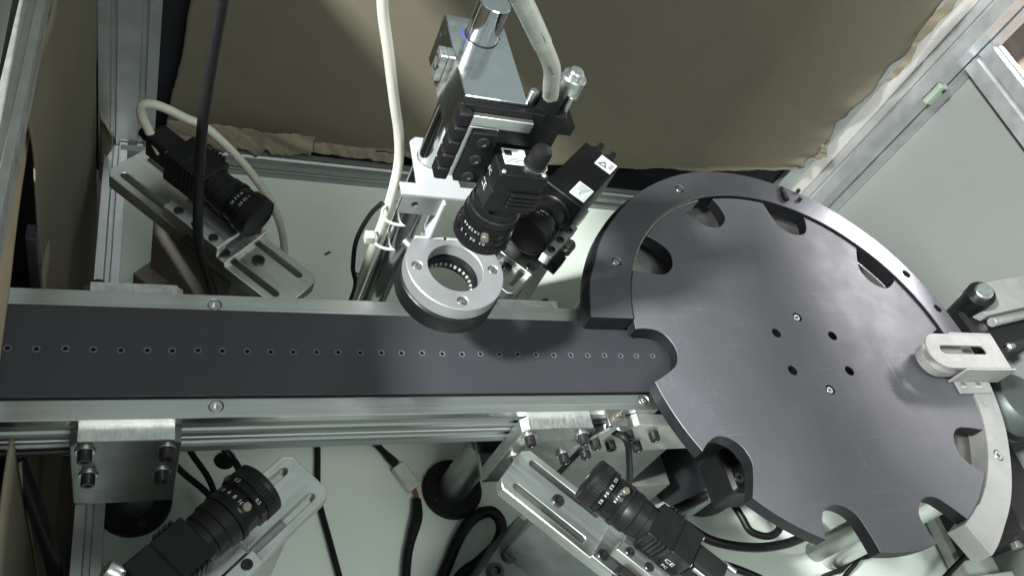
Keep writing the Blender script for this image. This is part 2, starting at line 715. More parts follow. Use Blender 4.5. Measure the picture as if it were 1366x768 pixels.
def paper_edges(u, v):
    xl = 20 + 32 * max(0, (v * 1.15 - 0.1)) + 2.5 * nz(v * 9, 1) + 1.2 * nz(v * 60, 21)
    xr = 806 - 3 * v + 10 * nz(v * 9, 2) + 5 * ridge(v * 17, 6) + 2 * nz(v * 90, 22)
    zb = -172 + 62 * u ** 3 + 5 * nz(u * 11, 3) + 2 * ridge(u * 30, 4) + 1.5 * nz(u * 160, 9)
    return xl, xr, zb


def paper(u, v):
    xl, xr, zb = paper_edges(u, v)
    x = xl + (xr - xl) * u
    z = zb + (400 - zb) * v ** 1.6
    crease = 0.7 * ridge(u * 2.3 + v * 1.7, 5) + 0.5 * ridge(u * 5 - v * 3, 8) + 0.5 * nz(u * 30 + v * 20, 12)
    lift = 7 * math.exp(-v / 0.012) * (0.5 + nz(u * 14, 11))
    curl = 9 * math.exp(-(1 - u) / 0.012) * (0.6 + nz(v * 16, 17))
    return (x, 371 + crease - lift - curl, z)


p = sheet('paper_screen', paper, 240, 90, 'kraft', 0.5)
tag(p, 'large sheet of brown kraft paper covering the back wall', 'paper')


def flap(u, v):
    x = 20 + u * 145 + 2 * nz(v * 5, 2)
    zb = -178 + 5 * nz(u * 7, 13) + 6 * ridge(u * 13, 14) + 2.5 * nz(u * 70, 15)
    zt_ = -150 + 2.5 * nz(u * 8, 16) + 1.5 * ridge(u * 21, 18)
    fold = 3.0 * ridge(v * 1.4 + u * 3, 19) + 1.2 * nz(u * 25 + v * 9, 20)
    return (x, 357 + fold - 5 * (1 - v), zb + (zt_ - zb) * v)


p = sheet('paper_flap', flap, 110, 14, 'kraft_light', 0.4)
tag(p, 'torn lighter paper strip at the lower left of the brown sheet', 'paper')


def flap2(u, v):
    x = 166 + u * 92
    z = -168 + 2 * nz(u * 9, 23) + 1.5 * nz(u * 60, 24) + (13 + 2 * nz(u * 6, 25)) * v - 3 * u
    return (x, 357 - 3 * (1 - v) + 1.2 * ridge(u * 7 + v, 26), z)


p = sheet('paper_flap', flap2, 70, 8, 'kraft_light', 0.4)
tag(p, 'curled paper hem behind the white bracket and chrome post', 'paper')


def tear(k, z0, z1, wd):
    def fn(u, v):
        vv = ((z0 + (z1 - z0) * v) + 150) / 550
        vv = max(0.0, vv) ** (1 / 1.6)
        xl, xr, zb = paper_edges(1, min(1, vv))
        e = math.sin(v * PI) * wd * (0.6 + 0.5 * ridge(v * 3, 40 + k))
        return (xr - 2 + (e + 2) * u - wd * 0.6 * 0, 362 - 6 * u * math.sin(v * PI) + 1.5 * nz(v * 9, k), z0 + (z1 - z0) * v + 3 * u)
    return fn


for k, (z0, z1, wd) in enumerate(((-92, -62, 9), (40, 112, 5), (100, 185, 10))):
    p = sheet('torn_edge', tear(k, z0, z1, wd), 8, 24, 'kraft_light', 0.4)
    tag(p, ('torn paper corner at the lower right end of the brown sheet', 'middle torn pale scrap on the right edge of the brown sheet', 'uppermost torn pale scrap on the right edge of the brown sheet')[k], 'paper')


# cardboard on the left side
def card_dim(u, v):
    y = 352 - 246 * u
    x = -41 - 21 * u + 3 * nz(u * 4, 31) + 2.5 * nz(v * 5, 33)
    zb = -420 + 300 * max(0, u - 0.7) / 0.3 * 1.0
    return (x, y, zb + (104 - zb) * v)


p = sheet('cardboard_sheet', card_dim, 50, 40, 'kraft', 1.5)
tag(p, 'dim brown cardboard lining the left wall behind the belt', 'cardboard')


def card_near(u, v):
    y = 140 - 470 * u
    x = -66 + 2.0 * nz(u * 5, 41)
    zb = 28 + 27 * max(0, 0.26 - u) / 0.26 + 1.5 * nz(u * 14, 43)
    return (x, y, zb + (101 - zb) * v)


p = sheet('cardboard_sheet', card_near, 60, 20, 'cardboard', 3)
tag(p, 'tan cardboard panel cut off above the left end of the belt', 'cardboard')


def card_low(u, v):
    return (-60 + 1.5 * nz((u - 1) * 3, 53), 180 - 233 * u, -385 + 326 * v)


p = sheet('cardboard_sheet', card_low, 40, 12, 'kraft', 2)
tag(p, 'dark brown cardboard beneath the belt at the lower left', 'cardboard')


def card_front(u, v):
    return (-60 + 1.5 * nz(u * 4, 53), -53 - 270 * u, -385 + 376 * v)


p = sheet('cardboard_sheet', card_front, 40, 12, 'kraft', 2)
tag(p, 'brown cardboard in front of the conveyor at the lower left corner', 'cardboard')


def flap3(u, v):
    return (-38 + 12 * u * math.sin(v * 3), 344 - 14 * u, -190 + 62 * v + 6 * nz(u * 5 + v * 3, 61))


p = sheet('cardboard_scrap', flap3, 8, 10, 'kraft_light', 0.6)
tag(p, 'torn paper scrap at the foot of the left upright', 'paper')
mb = MB()
mb.box(-92, -86, -330, 352, -380, 54, 0)
struct(mb.build('left_wall', 'black_wall'))
mb = MB()
mb.box(-76, -71, -330, 352, 128, 212, 0)
struct(mb.build('upper_left_blocker', 'wall_panel'))  # unseen panel added to keep the left lamp off the belt's left part
mb = MB()
mb.box(-76, -71, 80, 352, 300, 900, 0)
struct(mb.build('rear_left_blocker', 'wall_panel'))  # unseen panel added to shade the brown paper from the left lamp
mb = MB()
mb.box(-1400, -95, -900, 1200, -60, -50, 0)
struct(mb.build('outer_floor', 'outer_paint'))
t = thing('black_post', 'narrow black upright behind the left end of the belt', 'post', (-60, 70, ZT))
m_ = MB()
m_.prism([rrect(-3, 3, -6, 6, 1)], -60, 222, 0.5)
m_.build('post', 'black_plate', t)

# ================================================================== CONVEYOR
XL, XR = -175, 372
conv = thing('conveyor', 'long dark belt conveyor with aluminium side rails and a row of holes', 'conveyor', (100, 0, 0))
ox = 100


def cb():
    m_ = MB()
    m_.M = Matrix.Translation((-ox, 0, 0))
    return m_


holes = [(-66.6 + 14.854 * k + random.uniform(-0.35, 0.35), random.uniform(-0.35, 0.35)) for k in range(-6, 31)]
mb = cb()
belt_out = [(XL, -31.7), (XR, -31.7)] + [(XR + 22 * math.sin(a), -31.7 * math.cos(a)) for a in [PI * i / 12 for i in range(1, 12)]] + [(XR, 31.7), (XL, 31.7)]
mb.prism([belt_out] + [circle(x, y, 1.55, 12) for x, y in holes], -2.2, 0, 0.3)
mb.build('belt', 'belt', conv)
gm = MB().prism([circle(0, 0, 2.3, 16), circle(0, 0, 1.5, 12)], 0.02, 0.2, 0.08).mesh('grommet', 'grommet')
for x, y in holes:
    obj('grommet', gm, conv, (x - ox, y, 0))
mb = cb()
mb.box(XL, XR - 8, -31, 31, -9, -4.5, 0.3)
mb.build('belt_bed', 'black_plate', conv)
for s in (-1, 1):
    mb = cb()
    x1 = XR - 2 if s < 0 else 331
    y0, y1 = sorted((s * 32.4, s * 45.8))
    mb.prism([[(XL, y0), (x1, y0), (x1, y1), (XL, y1)]] + [circle(x, s * 37.8, 4.4, 20) for x in (48, 359) if x < x1], -10, -3, 0.4)
    r_ = mb.build('side_rail', 'brushed_x', conv)
    for x in (48, 359):
        if x < x1:
            screw(r_, (x - ox, s * 37.8, -3.3), (0, 0, 1), 4.0)
    # extruded beam with two T-slots on the outer face
    yo = s * 45.2
    yi = s * 26
    d = -s
    out = [(yo, -10.2), (yo, -15.5)]
    for zc in (-20.5, -38.5):
        out += [(yo, zc + 4), (yo + d * 1.8, zc + 4), (yo + d * 1.8, zc + 5.5), (yo + d * 6, zc + 2.5), (yo + d * 6, zc - 2.5),
                (yo + d * 1.8, zc - 5.5), (yo + d * 1.8, zc - 4), (yo, zc - 4)]
        if zc > -30:
            out += [(yo, -28), (yo + d * 0.9, -28.4), (yo + d * 0.9, -30.6), (yo, -31)]
    out += [(yo, -50), (yi, -50), (yi, -10.2)]
    mb = cb()
    mb.prism([out], XL, XR - 6, 0, AX_X)
    mb.build('side_beam', 'beam', conv, 0)


def bracket(x, s, label, bolts=True):
    t_ = thing('support_bracket', label, 'bracket', (x, s * 45.9, -110), 0, 'conveyor support brackets')
    m_ = MB()
    m_.prism([[(30, 14), (30, 96), (25, 101), (-25, 101), (-30, 96), (-30, 14)]], 0, 11, 0.5,
             Matrix(((1, 0, 0, 0), (0, 0, s, 0), (0, 1, 0, 0), (0, 0, 0, 1))))
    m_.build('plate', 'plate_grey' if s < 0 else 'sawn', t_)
    m_ = MB()
    m_.box(-26, 26, -4 if s > 0 else -10.6, 10.6 if s > 0 else 4, 101.05, 101.35, 0.1)
    m_.build('sawn_edge', 'sawn', t_)
    m_ = MB()
    m_.box(-30, 30, -42 if s > 0 else -10, 10 if s > 0 else 42, 8, 13.8, 0.4)
    m_.build('foot_plate', 'plate_grey', t_)
    if bolts:
        for bx in (-22, 22):
            for bz in (90, 57):
                bolt(t_, (bx * (1 if bz > 70 else 0.94), s * 11, bz), (0, s, 0), 4.0, 6.5, True)
    return t_


bracket(-1, -1, 'grey support bracket with four black bolts at the left front of the conveyor')
bracket(286, -1, 'grey support bracket with black bolts on the front right of the conveyor')
bracket(-1, 1, 'bright bracket edge behind the belt at the left')
bracket(285, 1, 'bright bracket edge behind the belt beside the ring light')


def support_post(x, y, label, top=-102.1):
    t_ = thing('support_post', label, 'post', (x, y, ZT), 0, 'conveyor support posts')
    MB().lathe([(0, 0), (26.5, 0), (27.5, 0.8), (27.5, 6.5), (26, 8), (0, 8)], 48).build('base_flange', 'rubber', t_)
    MB().lathe([(0, 8), (14, 8), (14, top - ZT), (0, top - ZT)], 36).build('tube', 'plate_grey', t_)
    for a in (2.2, 3.6, 5.0, 0.7):
        bolt(t_, (20.5 * math.cos(a), 20.5 * math.sin(a), 8), (0, 0, 1), 3.2, 1.5)


support_post(6, -17, 'post on a round black foot under the left conveyor bracket')
support_post(268, -22, 'post on a round black foot under the right conveyor bracket')

# end bracket under the belt end with bolts
t = thing('end_bracket', 'greenish grey plate with bolts under the belt end by the disc', 'bracket', (370, -50, -120))
mb = MB()
mb.prism([[(-46, 66), (70, 66), (52, 104), (-18, 112), (-46, 88)]], -4, 6, 0.5, AX_Y)
mb.build('plate', 'dull_alu', t)
for bx, bz in ((-22, 100), (2, 98), (-30, 84), (-4, 80)):
    bolt(t, (bx, -6, bz), (0, -1, 0), 4.0, 7)
mb = MB()
mb.box(-38, 44, 0, 56, -80, 65.8, 0.6)
mb.build('column', 'plate_grey', t)
mb = MB()
mb.box(-20, 90, -2, 60, -80, -20, 0.6)
mb.build('base_block', 'dull_alu', t)

# ================================================================== MACHINE-VISION CAMERAS
def gear(r, n, dr, duty=0.5):
    o = []
    for i in range(n):
        a = 2 * PI * i / n
        da = 2 * PI / n
        o += [((r) * math.cos(a), (r) * math.sin(a)), ((r) * math.cos(a + da * duty), (r) * math.sin(a + da * duty)),
              ((r - dr) * math.cos(a + da * (duty + 0.1)), (r - dr) * math.sin(a + da * (duty + 0.1))),
              ((r - dr) * math.cos(a + da * 0.9), (r - dr) * math.sin(a + da * 0.9))]
    return o


FX = axis_matrix((0, 0, 0), (1, 0, 0))


def lens(t_, x0, L, rf, rb, capped, marks, up=(0, 0, 1), knobs=(), xdir=1):
    """lens along local +X from x0 (mount) to x0+L (front)"""
    def X(prof, name, m, n=40):
        m_ = MB()
        m_.lathe(prof, n, Matrix.Translation((x0, 0, 0)) @ FX)
        return m_.build(name, m, t_)
    X([(0, 0), (rb - 2, 0), (rb - 1, 0.5), (rb - 1, L * .16), (rb, L * .18), (rb, L * .34), (rb - .6, L * .36), (0, L * .36)], 'lens_mount', 'black_anod')
    # aperture ring
    m_ = MB()
    m_.prism([gear(rb + 0.7, 56, 0.45)], L * .36, L * .44, 0.0, Matrix.Translation((x0, 0, 0)) @ FX)
    m_.build('iris_ring', 'black_anod', t_, 20)
    br = X([(0, L * .44), (rb - .3, L * .44), (rb, L * .46), (rb, L * .60), (rb - .5, L * .61), (rb - .5, L * .63), (rf - .2, L * .66), (rf - .2, L * .74),
            (rf - .7, L * .75), (rf - .7, L * .77), (0, L * .77)], 'barrel', 'black_gloss')
    m_ = MB()
    m_.prism([gear(rf + 0.2, 44, 0.4, 0.6)], L * .77, L * .90, 0.0, Matrix.Translation((x0, 0, 0)) @ FX)
    m_.build('focus_ring', 'black_anod', t_, 20)
    if capped:
        X([(0, L * .90), (rf - .1, L * .90), (rf + .1, L * .91), (rf + .1, L * .985), (rf - .9, L), (rf - 2.2, L), (rf - 2.4, L - .6), (0, L - .6)], 'lens_cap', 'black_anod')
    else:
        X([(0, L * .90), (rf - .1, L * .90), (rf, L * .91), (rf, L - .5), (rf - .6, L), (rf - 2.4, L), (rf - 4.5, L - 4), (rf - 5, L - 4.2), (0, L - 4.2)], 'lens_hood', 'black_anod')
        X([(0, L - 4.0), (rf - 5, L - 4.1), (rf - 5.2, L - 3.9), (0, L - 3.2)], 'lens_glass', 'glass_lens')
    for ax, ang in knobs:
        dr = Vector((0, math.cos(ang), math.sin(ang)))
        m_ = MB()
        m_.cyl(Vector((x0 + L * ax, 0, 0)) + dr * (rb - .5), dr, 2.6, 4.5, 16, 0.4)
        m_.build('lock_screw', 'bronze', t_)
    for s, ax, ang, size in marks:
        dr = Vector((0, math.cos(ang), math.sin(ang)))
        yax = Vector((xdir, 0, 0))
        # text x runs round the barrel, y along the axis
        zax = dr
        xax = yax.cross(zax)
        R = rb + 0.12 if ax < .62 else rf - .02
        m_ = Matrix.Identity(4)
        for i in range(3):
            m_[i][0], m_[i][1], m_[i][2] = xax[i], yax[i], zax[i]
        m_.translation = Vector((x0 + L * ax, 0, 0))
        marking(br, s, size, m_, 'print_white', R)


def cam_body(t_, L, a, fins=True, name='body'):
    """box body from x=-L to 0, half size a"""
    m_ = MB()
    m_.box(-L * .55, 0, -a, a, -a, a, 0.7)
    b_ = m_.build(name, 'black_anod', t_)
    m_ = MB()
    m_.box(-L, -L * .55 - 0.4, -a, a, -a, a, 0.7)
    m_.build('rear_housing', 'black_anod', t_)
    m_ = MB()
    m_.box(-L * .56, -L * .54, -a + .5, a - .5, -a + .5, a - .5, 0)
    m_.build('gasket', 'black_gloss', t_)
    m_ = MB()
    m_.lathe([(0, 0), (a * .97, 0), (a * .97, 4), (a * .9, 4.6), (0, 4.6)], 36, FX)
    m_.build('mount_flange', 'black_anod', t_)
    if fins:
        for k in range(4):
            xx = -6 - k * 3.2
            for ys in (-1, 1):
                m_ = MB()
                m_.box(xx - 1, xx + 1, ys * (a + .7) - .9, ys * (a + .7) + .9, -a * .2, a + 1.4, 0.3)
                m_.build('heat_fin', 'black_anod', b_)
    for yy in (-1, 1):
        for zz in (-1, 1):
            obj('screw', socket_head(1.5, 1.2, 'steel'), t_, (-L, yy * (a - 2.4), zz * (a - 2.4)), dirq((-1, 0, 0)))
    return b_


def connector(t_, L, off, n_screw=True, long=24):
    """rear plug sticking out behind the body"""
    m_ = MB()
    m_.prism([rrect(-9, 9, -11, 11, 3)], 0, long, 0.8, Matrix.Translation((-L - .1, off, 0)) @ axis_matrix((0, 0, 0), (-1, 0, 0)))
    p_ = m_.build('plug', 'rubber', t_)
    m_ = MB()
    m_.lathe([(0, 0), (6, 0), (5.2, 5), (5.6, 6), (5.0, 9), (4.6, 11), (0, 11)], 20, Matrix.Translation((-L - long, off, 0)) @ axis_matrix((0, 0, 0), (-1, 0, 0)))
    m_.build('strain_relief', 'rubber', p_)
    if n_screw:
        for s in (-1, 1):
            m_ = MB()
            m_.cyl((-L - 2, off, s * 0), (-1, 0, 0), 0.1, 1)
            m_ = MB()
            m_.M = Matrix.Translation((0, off, 0))
            m_.cyl((-L - 4, s * 9.2, 7.2), (-1, 0, 0), 1.6, long - 2, 14, 0.3)
            m_.cyl((-L - long + 2, s * 9.2, 7.2), (-1, 0, 0), 2.2, 9, 14, 0.4)
            m_.build('thumb_screw', 'steel', p_)


GRP = 'side cameras around the belt'
PLG = 'slotted camera mounting plates'


def slide_plate(x, y, ang, z, L, W, ends, label, bolts, risers, nslot=2):
    """plate: local +X from the end (0) backwards along -X; origin at front end centre"""
    t_ = thing('mounting_plate', label, 'mounting plate', (x, y, z), ang, PLG)
    m_ = MB()
    loops = [chamf(-L, 0, -W / 2, W / 2, 5)]
    if nslot:
        for sy in (-1, 1):
            loops.append(slot(-L * .26, sy * W * .30, L * .40, 2.7))
            loops.append(slot(-L * .76, sy * W * .30, L * .38, 2.7))
    m_.prism(loops, -12, 0, 0.5)
    m_.build('plate', 'milled', t_)
    for bx in bolts:
        bolt(t_, (bx, 0, 0.02), (0, 0, 1), 4.6, 2.4)
    for (x0, x1, w, z0, z1, mm_) in risers:
        m_ = MB()
        m_.box(x0, x1, -w / 2, w / 2, z0, z1, 0.6)
        m_.build('riser_block', mm_, t_)
    return t_


def stage(cx, W, side, z0, zbody, a, label, t_loc, ang, knob=False):
    """small adjustment stage between plate and camera; local frame like camera (x forward), z=0 at plate top"""
    t_ = thing('adjustment_stage', label, 'stage', t_loc, ang, 'adjustment stages under the side cameras')
    h = zbody - z0
    m_ = MB()
    m_.box(cx - 24, cx + 22, -W / 2 - 1, W / 2 + 1, 0.05, 5, 0.5)
    b_ = m_.build('base', 'milled', t_)
    for bx in (cx + 16,):
        for by in (-1, 1):
            bolt(b_, (bx, by * (W / 2 - 5), 5), (0, 0, 1), 4.2, 1.6)
    m_ = MB()
    m_.box(cx - 26, cx + 8, -W / 2 + 6, W / 2 - 6, 5, h - 5, 0.5)
    m_.build('slider', 'black_anod', t_)
    m_ = MB()
    m_.box(cx - 30, cx + 14, -a, a, h - 5, h - .1, 0.5)
    m_.build('carrier', 'milled', t_)
    # clamp bar along the visible side with three bolts
    y0, y1 = sorted((side * (a + 1.2), side * (a + 10)))
    m_ = MB()
    m_.box(cx - 34, cx + 16, y0, y1, h - 8, h + 3, 0.5)
    cbar = m_.build('clamp_bar', 'milled', t_)
    for bx in (-24, -8, 8):
        bolt(cbar, (cx + bx, side * (a + 5.6), h + 3.02), (0, 0, 1), 3.3, 1.6)
    m_ = MB()
    ya, yb = sorted((side * (a + 2), side * (a + 16)))
    m_.box(cx - 12, cx + 4, ya, yb, 5.1, h - 8.2, 0.6)
    m_.build('lock_block', 'black_anod', t_)
    if knob:
        m_ = MB()
        m_.lathe([(0, 0), (3.5, 0), (3.5, 12), (5.5, 13), (5.5, 24), (4.5, 26), (0, 26)], 24, axis_matrix((cx - 12, side * (a + 12), 2 + 4), (-1, 0, 0)))
        m_.build('micrometer', 'steel', t_)
        m_ = MB()
        m_.box(cx - 14, cx + 2, side * (a + 12) - 6, side * (a + 12) + 6, 0.5, 12, 0.6)
        m_.build('micrometer_bracket', 'black_anod', t_)
    return t_


def side_cam(ang, front, axz, L_lens, rf, rb, body_L, a, label, marks, capped, knobs=(), xdir=1, fins=True):
    """front = xy of the lens front on the optical axis"""
    fx, fy = front
    ox_, oy_ = fx - math.cos(ang) * L_lens, fy - math.sin(ang) * L_lens
    t_ = thing('machine_camera', label, 'camera', (ox_, oy_, axz), ang, GRP)
    cam_body(t_, body_L, a, fins)
    lens(t_, 4.0, L_lens - 4, rf, rb, capped, marks, knobs=knobs, xdir=xdir)
    return t_


R45 = math.radians(45)
# --- top left
angTL = math.radians(-44.5)
slide_plate(108.8, 61.3, angTL, -20, 167, 42, 1, 'slotted aluminium plate carrying the camera at the upper left', (-40,),
            ((-123, -47, 34, -75, -12.1, 'dark_steel'), (-127, -25, 60, ZT + 20, -75.1, 'dark_steel')))
stage(-74, 42, -1, -20, -4.6, 14.5, 'adjustment stage under the upper left camera', (108.8, 61.3, -20), angTL)
TL = side_cam(angTL, (77.5, 103), 10, 42, 16, 14, 34, 13.5, 'black camera with white cable at the upper left, lens capped',
              (('0.3  0.5  1', .70, 1.9, 2.6), ('2.8  4  8  16', .54, 2.0, 2.4)), True, ((.5, -1.3),), -1)
connector(TL, 34, 0, False, 22)
# --- lower left
angBL = math.radians(41)
slide_plate(107, -73, angBL, -28, 150, 40, 1, 'slotted aluminium plate under the lower left camera', (-100,),
            ((-140, -30, 34, ZT + 28, -12.1, 'dull_alu'),))
stage(-84, 40, -1, -28, -4.6, 14.5, 'adjustment stage beside the lower left camera', (107, -73, -28), angBL)
BL = side_cam(angBL, (70.5, -98), 11, 46, 16.5, 15, 36, 13.8, 'black camera with a knurled lens at the lower left',
              (('1.4   4   8  16  C', .53, 1.35, 3.4), ('0.3', .72, 1.0, 3.4), ('0.5', .70, 2.1, 3.0)), True, ((.53, 1.95), (.80, -.25)), 1)
m_ = MB()
m_.lathe([(0, 0), (2.5, 0), (2.5, 4), (5, 5), (5, 11), (4.5, 12), (0, 12)], 28, axis_matrix((-38, 8, 8), (-0.4, 1, 0.5)))
m_.build('thumb_screw', 'steel', BL)
connector(BL, 36, 0, False)
# --- lower middle
angBM = math.radians(135)
slide_plate(254, -70, angBM, -38, 160, 40, 1, 'slotted aluminium plate in front of the conveyor near the disc', (-42,),
            ((-150, -38, 36, -77.9, -12.1, 'block_grey'),))
stage(-104, 40, 1, -38, -4.6, 14.5, 'adjustment stage beside the camera below the disc', (254, -70, -38), angBM)
BM = side_cam(angBM, (287.5, -102), 5, 50, 16.5, 15, 34, 14, 'black camera with ribbed lens pointing up left below the belt',
              (('0.2   0.3   0.4   0.5', .70, 1.1, 3.0), ('C 1.4 4 8', .54, 1.2, 2.8)), True, ((.50, 1.5), (.55, -2.6)), -1)
connector(BM, 34, 0)
marking(BM, 'CE', 6, frame_m((-24, 14.1, 2), (-1, 0, 0), (0, 0, 1)))
marking(BM, 'FC', 4, frame_m((-24, 14.1, -5), (-1, 0, 0), (0, 0, 1)))
# bolts on the grey block under the lower middle plate
for bx, by in ((-58, 30), (-72, 31), (-44, 30)):
    pass
t = thing('clamp_block', 'dark grey block with large black bolts at the bottom centre', 'block', (290, -118, ZT), angBM)
mb = MB()
mb.box(-60, 28, -26, 50, 0, 84, 0.8)
mb.build('block', 'block_grey', t)
for bx, by in ((9, 1), (17, 8), (19, 27), (10, 32)):
    bolt(t, (bx, by, 84), (0, 0, 1), 6, 8)

# --- upper right
angTR = math.radians(225)
slide_plate(268, 86, angTR, -26, 150, 40, 1, 'slotted aluminium plate behind the ring light', (-22,),
            ((-140, -50, 36, ZT + 26, -12.1, 'dull_alu'),))
stage(-50, 40, 1, -26, 0, 16, 'adjustment stage with silver micrometer knob left of the disc', (268, 86, -26), angTR, True)
TRl = 48
fx, fy = 285, 100
TR = thing('machine_camera', 'long black camera box with two white labels behind the top camera', 'camera',
           (fx - math.cos(angTR) * TRl, fy - math.sin(angTR) * TRl, 17), angTR, GRP)
m_ = MB()
m_.box(-76, 0, -18.5, 18.5, -17, 18.5, 0.7)
m_.build('body', 'black_anod', TR)
m_ = MB()
m_.box(-76, 0, -18.6, 18.6, -18.8, -17.2, 0.4)
m_.build('body_base', 'dull_alu', TR)
m_ = MB()
m_.lathe([(0, 0), (16, 0), (16, 6), (15, 7), (0, 7)], 36, FX)
m_.build('mount_flange', 'black_anod', TR)
lens(TR, 5, TRl - 5, 17.5, 14.5, True, (('0.3  0.5  1', .70, 1.9, 2.6), ('2.8 4 8', .53, 1.7, 2.6)), knobs=((.5, 2.6),), xdir=-1)
m_ = MB()
m_.box(-26, -6, 2, 17, 18.55, 18.75, 0.05)
lb = m_.build('label', 'label_paper', TR)
marking(lb, 'CE', 7, frame_m((-13, 7.5, 18.8), (0, 1, 0), (-1, 0, 0)), 'print_black')
for k in range(4):
    m_ = MB()
    m_.box(-24 + k * 2.2, -23.1 + k * 2.2, 4, 15 - k, 18.76, 18.8, 0)
    m_.build('print_line', 'print_black', lb)
m_ = MB()
m_.box(-74, -58, 0, 17, 18.55, 18.75, 0.05)
lb = m_.build('label', 'label_paper', TR)
m_ = MB()
m_.prism([[(-61, 2), (-61, 11), (-69, 6.5)], [(-62.3, 4.1), (-62.3, 8.9), (-66.6, 6.5)]], 18.76, 18.82)
m_.build('warning_triangle', 'print_black', lb)
marking(lb, '!', 3.2, frame_m((-63.9, 6.5, 18.83), (0, 1, 0), (-1, 0, 0)), 'print_black')
for k in range(3):
    m_ = MB()
    m_.box(-70 + k * 2.6, -68.8 + k * 2.6, 11.5, 15.8, 18.76, 18.8, 0)
    m_.build('print_line', 'print_black', lb)
for yy in (-9, 5):
    m_ = MB()
    m_.prism([rrect(-5, 5, -4, 4, 1.5)], 0, 16, 0.5, Matrix.Translation((-76, yy, 5)) @ axis_matrix((0, 0, 0), (-1, 0, 0)))
    pl = m_.build('plug', 'rubber', TR)
    m_ = MB()
    m_.cyl((-92, yy, 5), (-1, 0, 0), 3.0, 12, 14, 0.5)
    m_.build('strain_relief', 'rubber', pl)
for xx, yy in ((-70, -14), (-14, -14), (-40, 13)):
    m_ = MB()
    m_.cyl((xx, yy, 18.3), (0, 0, 1), 1.0, 0.4, 12, 0.1)
    m_.build('screw', 'black_gloss', TR)

# ================================================================== TOP CAMERA TOWER
PX, PY = 169, 74
t = thing('tower_post', 'tall chrome post rising behind the belt through the clamp block', 'post', (PX, PY, ZT))
MB().lathe([(0, 0), (26, 0), (27, 1), (27, 7), (26, 8), (0, 8)], 40).build('base_flange', 'rubber', t)
MB().lathe([(0, 8), (9.7, 8), (9.7, 312), (9.2, 312.2), (9.2, 452 - 14), (8.7, 452 - 13.5), (0, 452 - 13.5)], 40).build('rod', 'chrome', t)
MB().lathe([(9.25, 414.8), (9.6, 414.9), (9.6, 415.4), (9.25, 415.5)], 40).build('scribed_ring', 'black_plate', t)

mb = MB()
mb.prism([rrect(150, 186, 23, 89, 0.5), circle(PX, PY, 9.3, 32)], 183, 215, 0.5)
t = thing('clamp_block', 'polished aluminium clamp block around the top of the chrome post', 'block', (168, 56, 158))
blk = mb.build('block', 'polished', t)
blk.location = Vector((-168, -56, -158)) * S
m_ = MB()
m_.box(-22.5, -18.1, 5, 14, 32, 50, 0.6)
m_.build('clamp_ear', 'milled', t)
for zz, yy in ((42, 9.5), (49, 26)):
    m_ = MB()
    m_.lathe([(0, -1), (4.6, -1), (4.6, 0.05), (3.6, 0.1), (3.4, -0.8), (0, -0.8)], 24, axis_matrix((-22.6 if zz < 43 else -18.1, yy, zz), (-1, 0, 0)))
    m_.build('bolt', 'black_bolt', t)
for a in (0.2, 2.4):
    pass
m_ = MB()
m_.tube([(158.5, 78, 215.1), (157.5, 74, 215.2), (158.8, 69.5, 215.1)], 0.35, 6)
m_.M = Matrix.Identity(4)
o = m_.build('pen_mark', 'ink_blue', t)
o.location = Vector((-168, -56, -158)) * S
m_ = MB()
m_.tube([(179.2, 80, 215.1), (180.2, 77, 215.2), (180.3, 74.5, 215.1)], 0.35, 6)
o = m_.build('pen_mark', 'ink_blue', t)
o.location = Vector((-168, -56, -158)) * S

# vertical slide between block and camera
t = thing('vertical_slide', 'black dovetail slide with silver micrometer holding the top camera', 'stage', (168, 22.5, 160))
m_ = MB()
m_.prism([[(-18, 0), (5, 0), (5, 29), (28, 29), (28, 53), (-18, 53)]], -0.4, 4, 0.4, AX_Y)
m_.build('slide_base', 'black_anod', t)
m_ = MB()
m_.box(-13, 22, -7.4, -4.1, 41.6, 49, 0.4)
m_.build('top_bar', 'milled', t)
m_ = MB()
m_.box(-13, 4.5, -7.0, -4.1, 3, 41.4, 0.4)
m_.build('dovetail', 'milled', t)
m_ = MB()
m_.box(-10, 4.5, -10.5, -7.1, 3, 40, 0.4)
m_.build('face_plate', 'black_anod', t)
for k in range(5):
    m_ = MB()
    m_.box(-21, -13.6, -10, 0, 2 + 10 * k, 11.5 + 10 * k, 1.2)
    m_.build('lock_lever', 'black_anod', t)
m_ = MB()
m_.box(18.1, 52, 1, 22, 36, 44, 0.6)
m_.build('micrometer_arm', 'black_anod', t)
m_ = MB()
m_.lathe([(0, 0), (6.0, 0), (6.0, 12), (7.2, 13), (7.2, 24), (6.4, 25), (4.4, 25), (4.4, 27.5), (3.6, 28.5), (0, 28.7)], 32, axis_matrix((43, 13, 44), (0, 0, 1)))
m_.build('micrometer', 'milled', t)
for zz in (34, 21, 8):
    bolt(t, (-3, -10.5, zz), (0, -1, 0), 3.8, 0.8)

TC = thing('machine_camera', 'black camera pointing straight down above the ring light', 'camera', (189.8, 12.3, 156), 0)
tc_rot = Matrix.Rotation(math.radians(90), 4, 'Y')       # local +X -> down
TC.rotation_euler = (0, math.radians(90), 0)
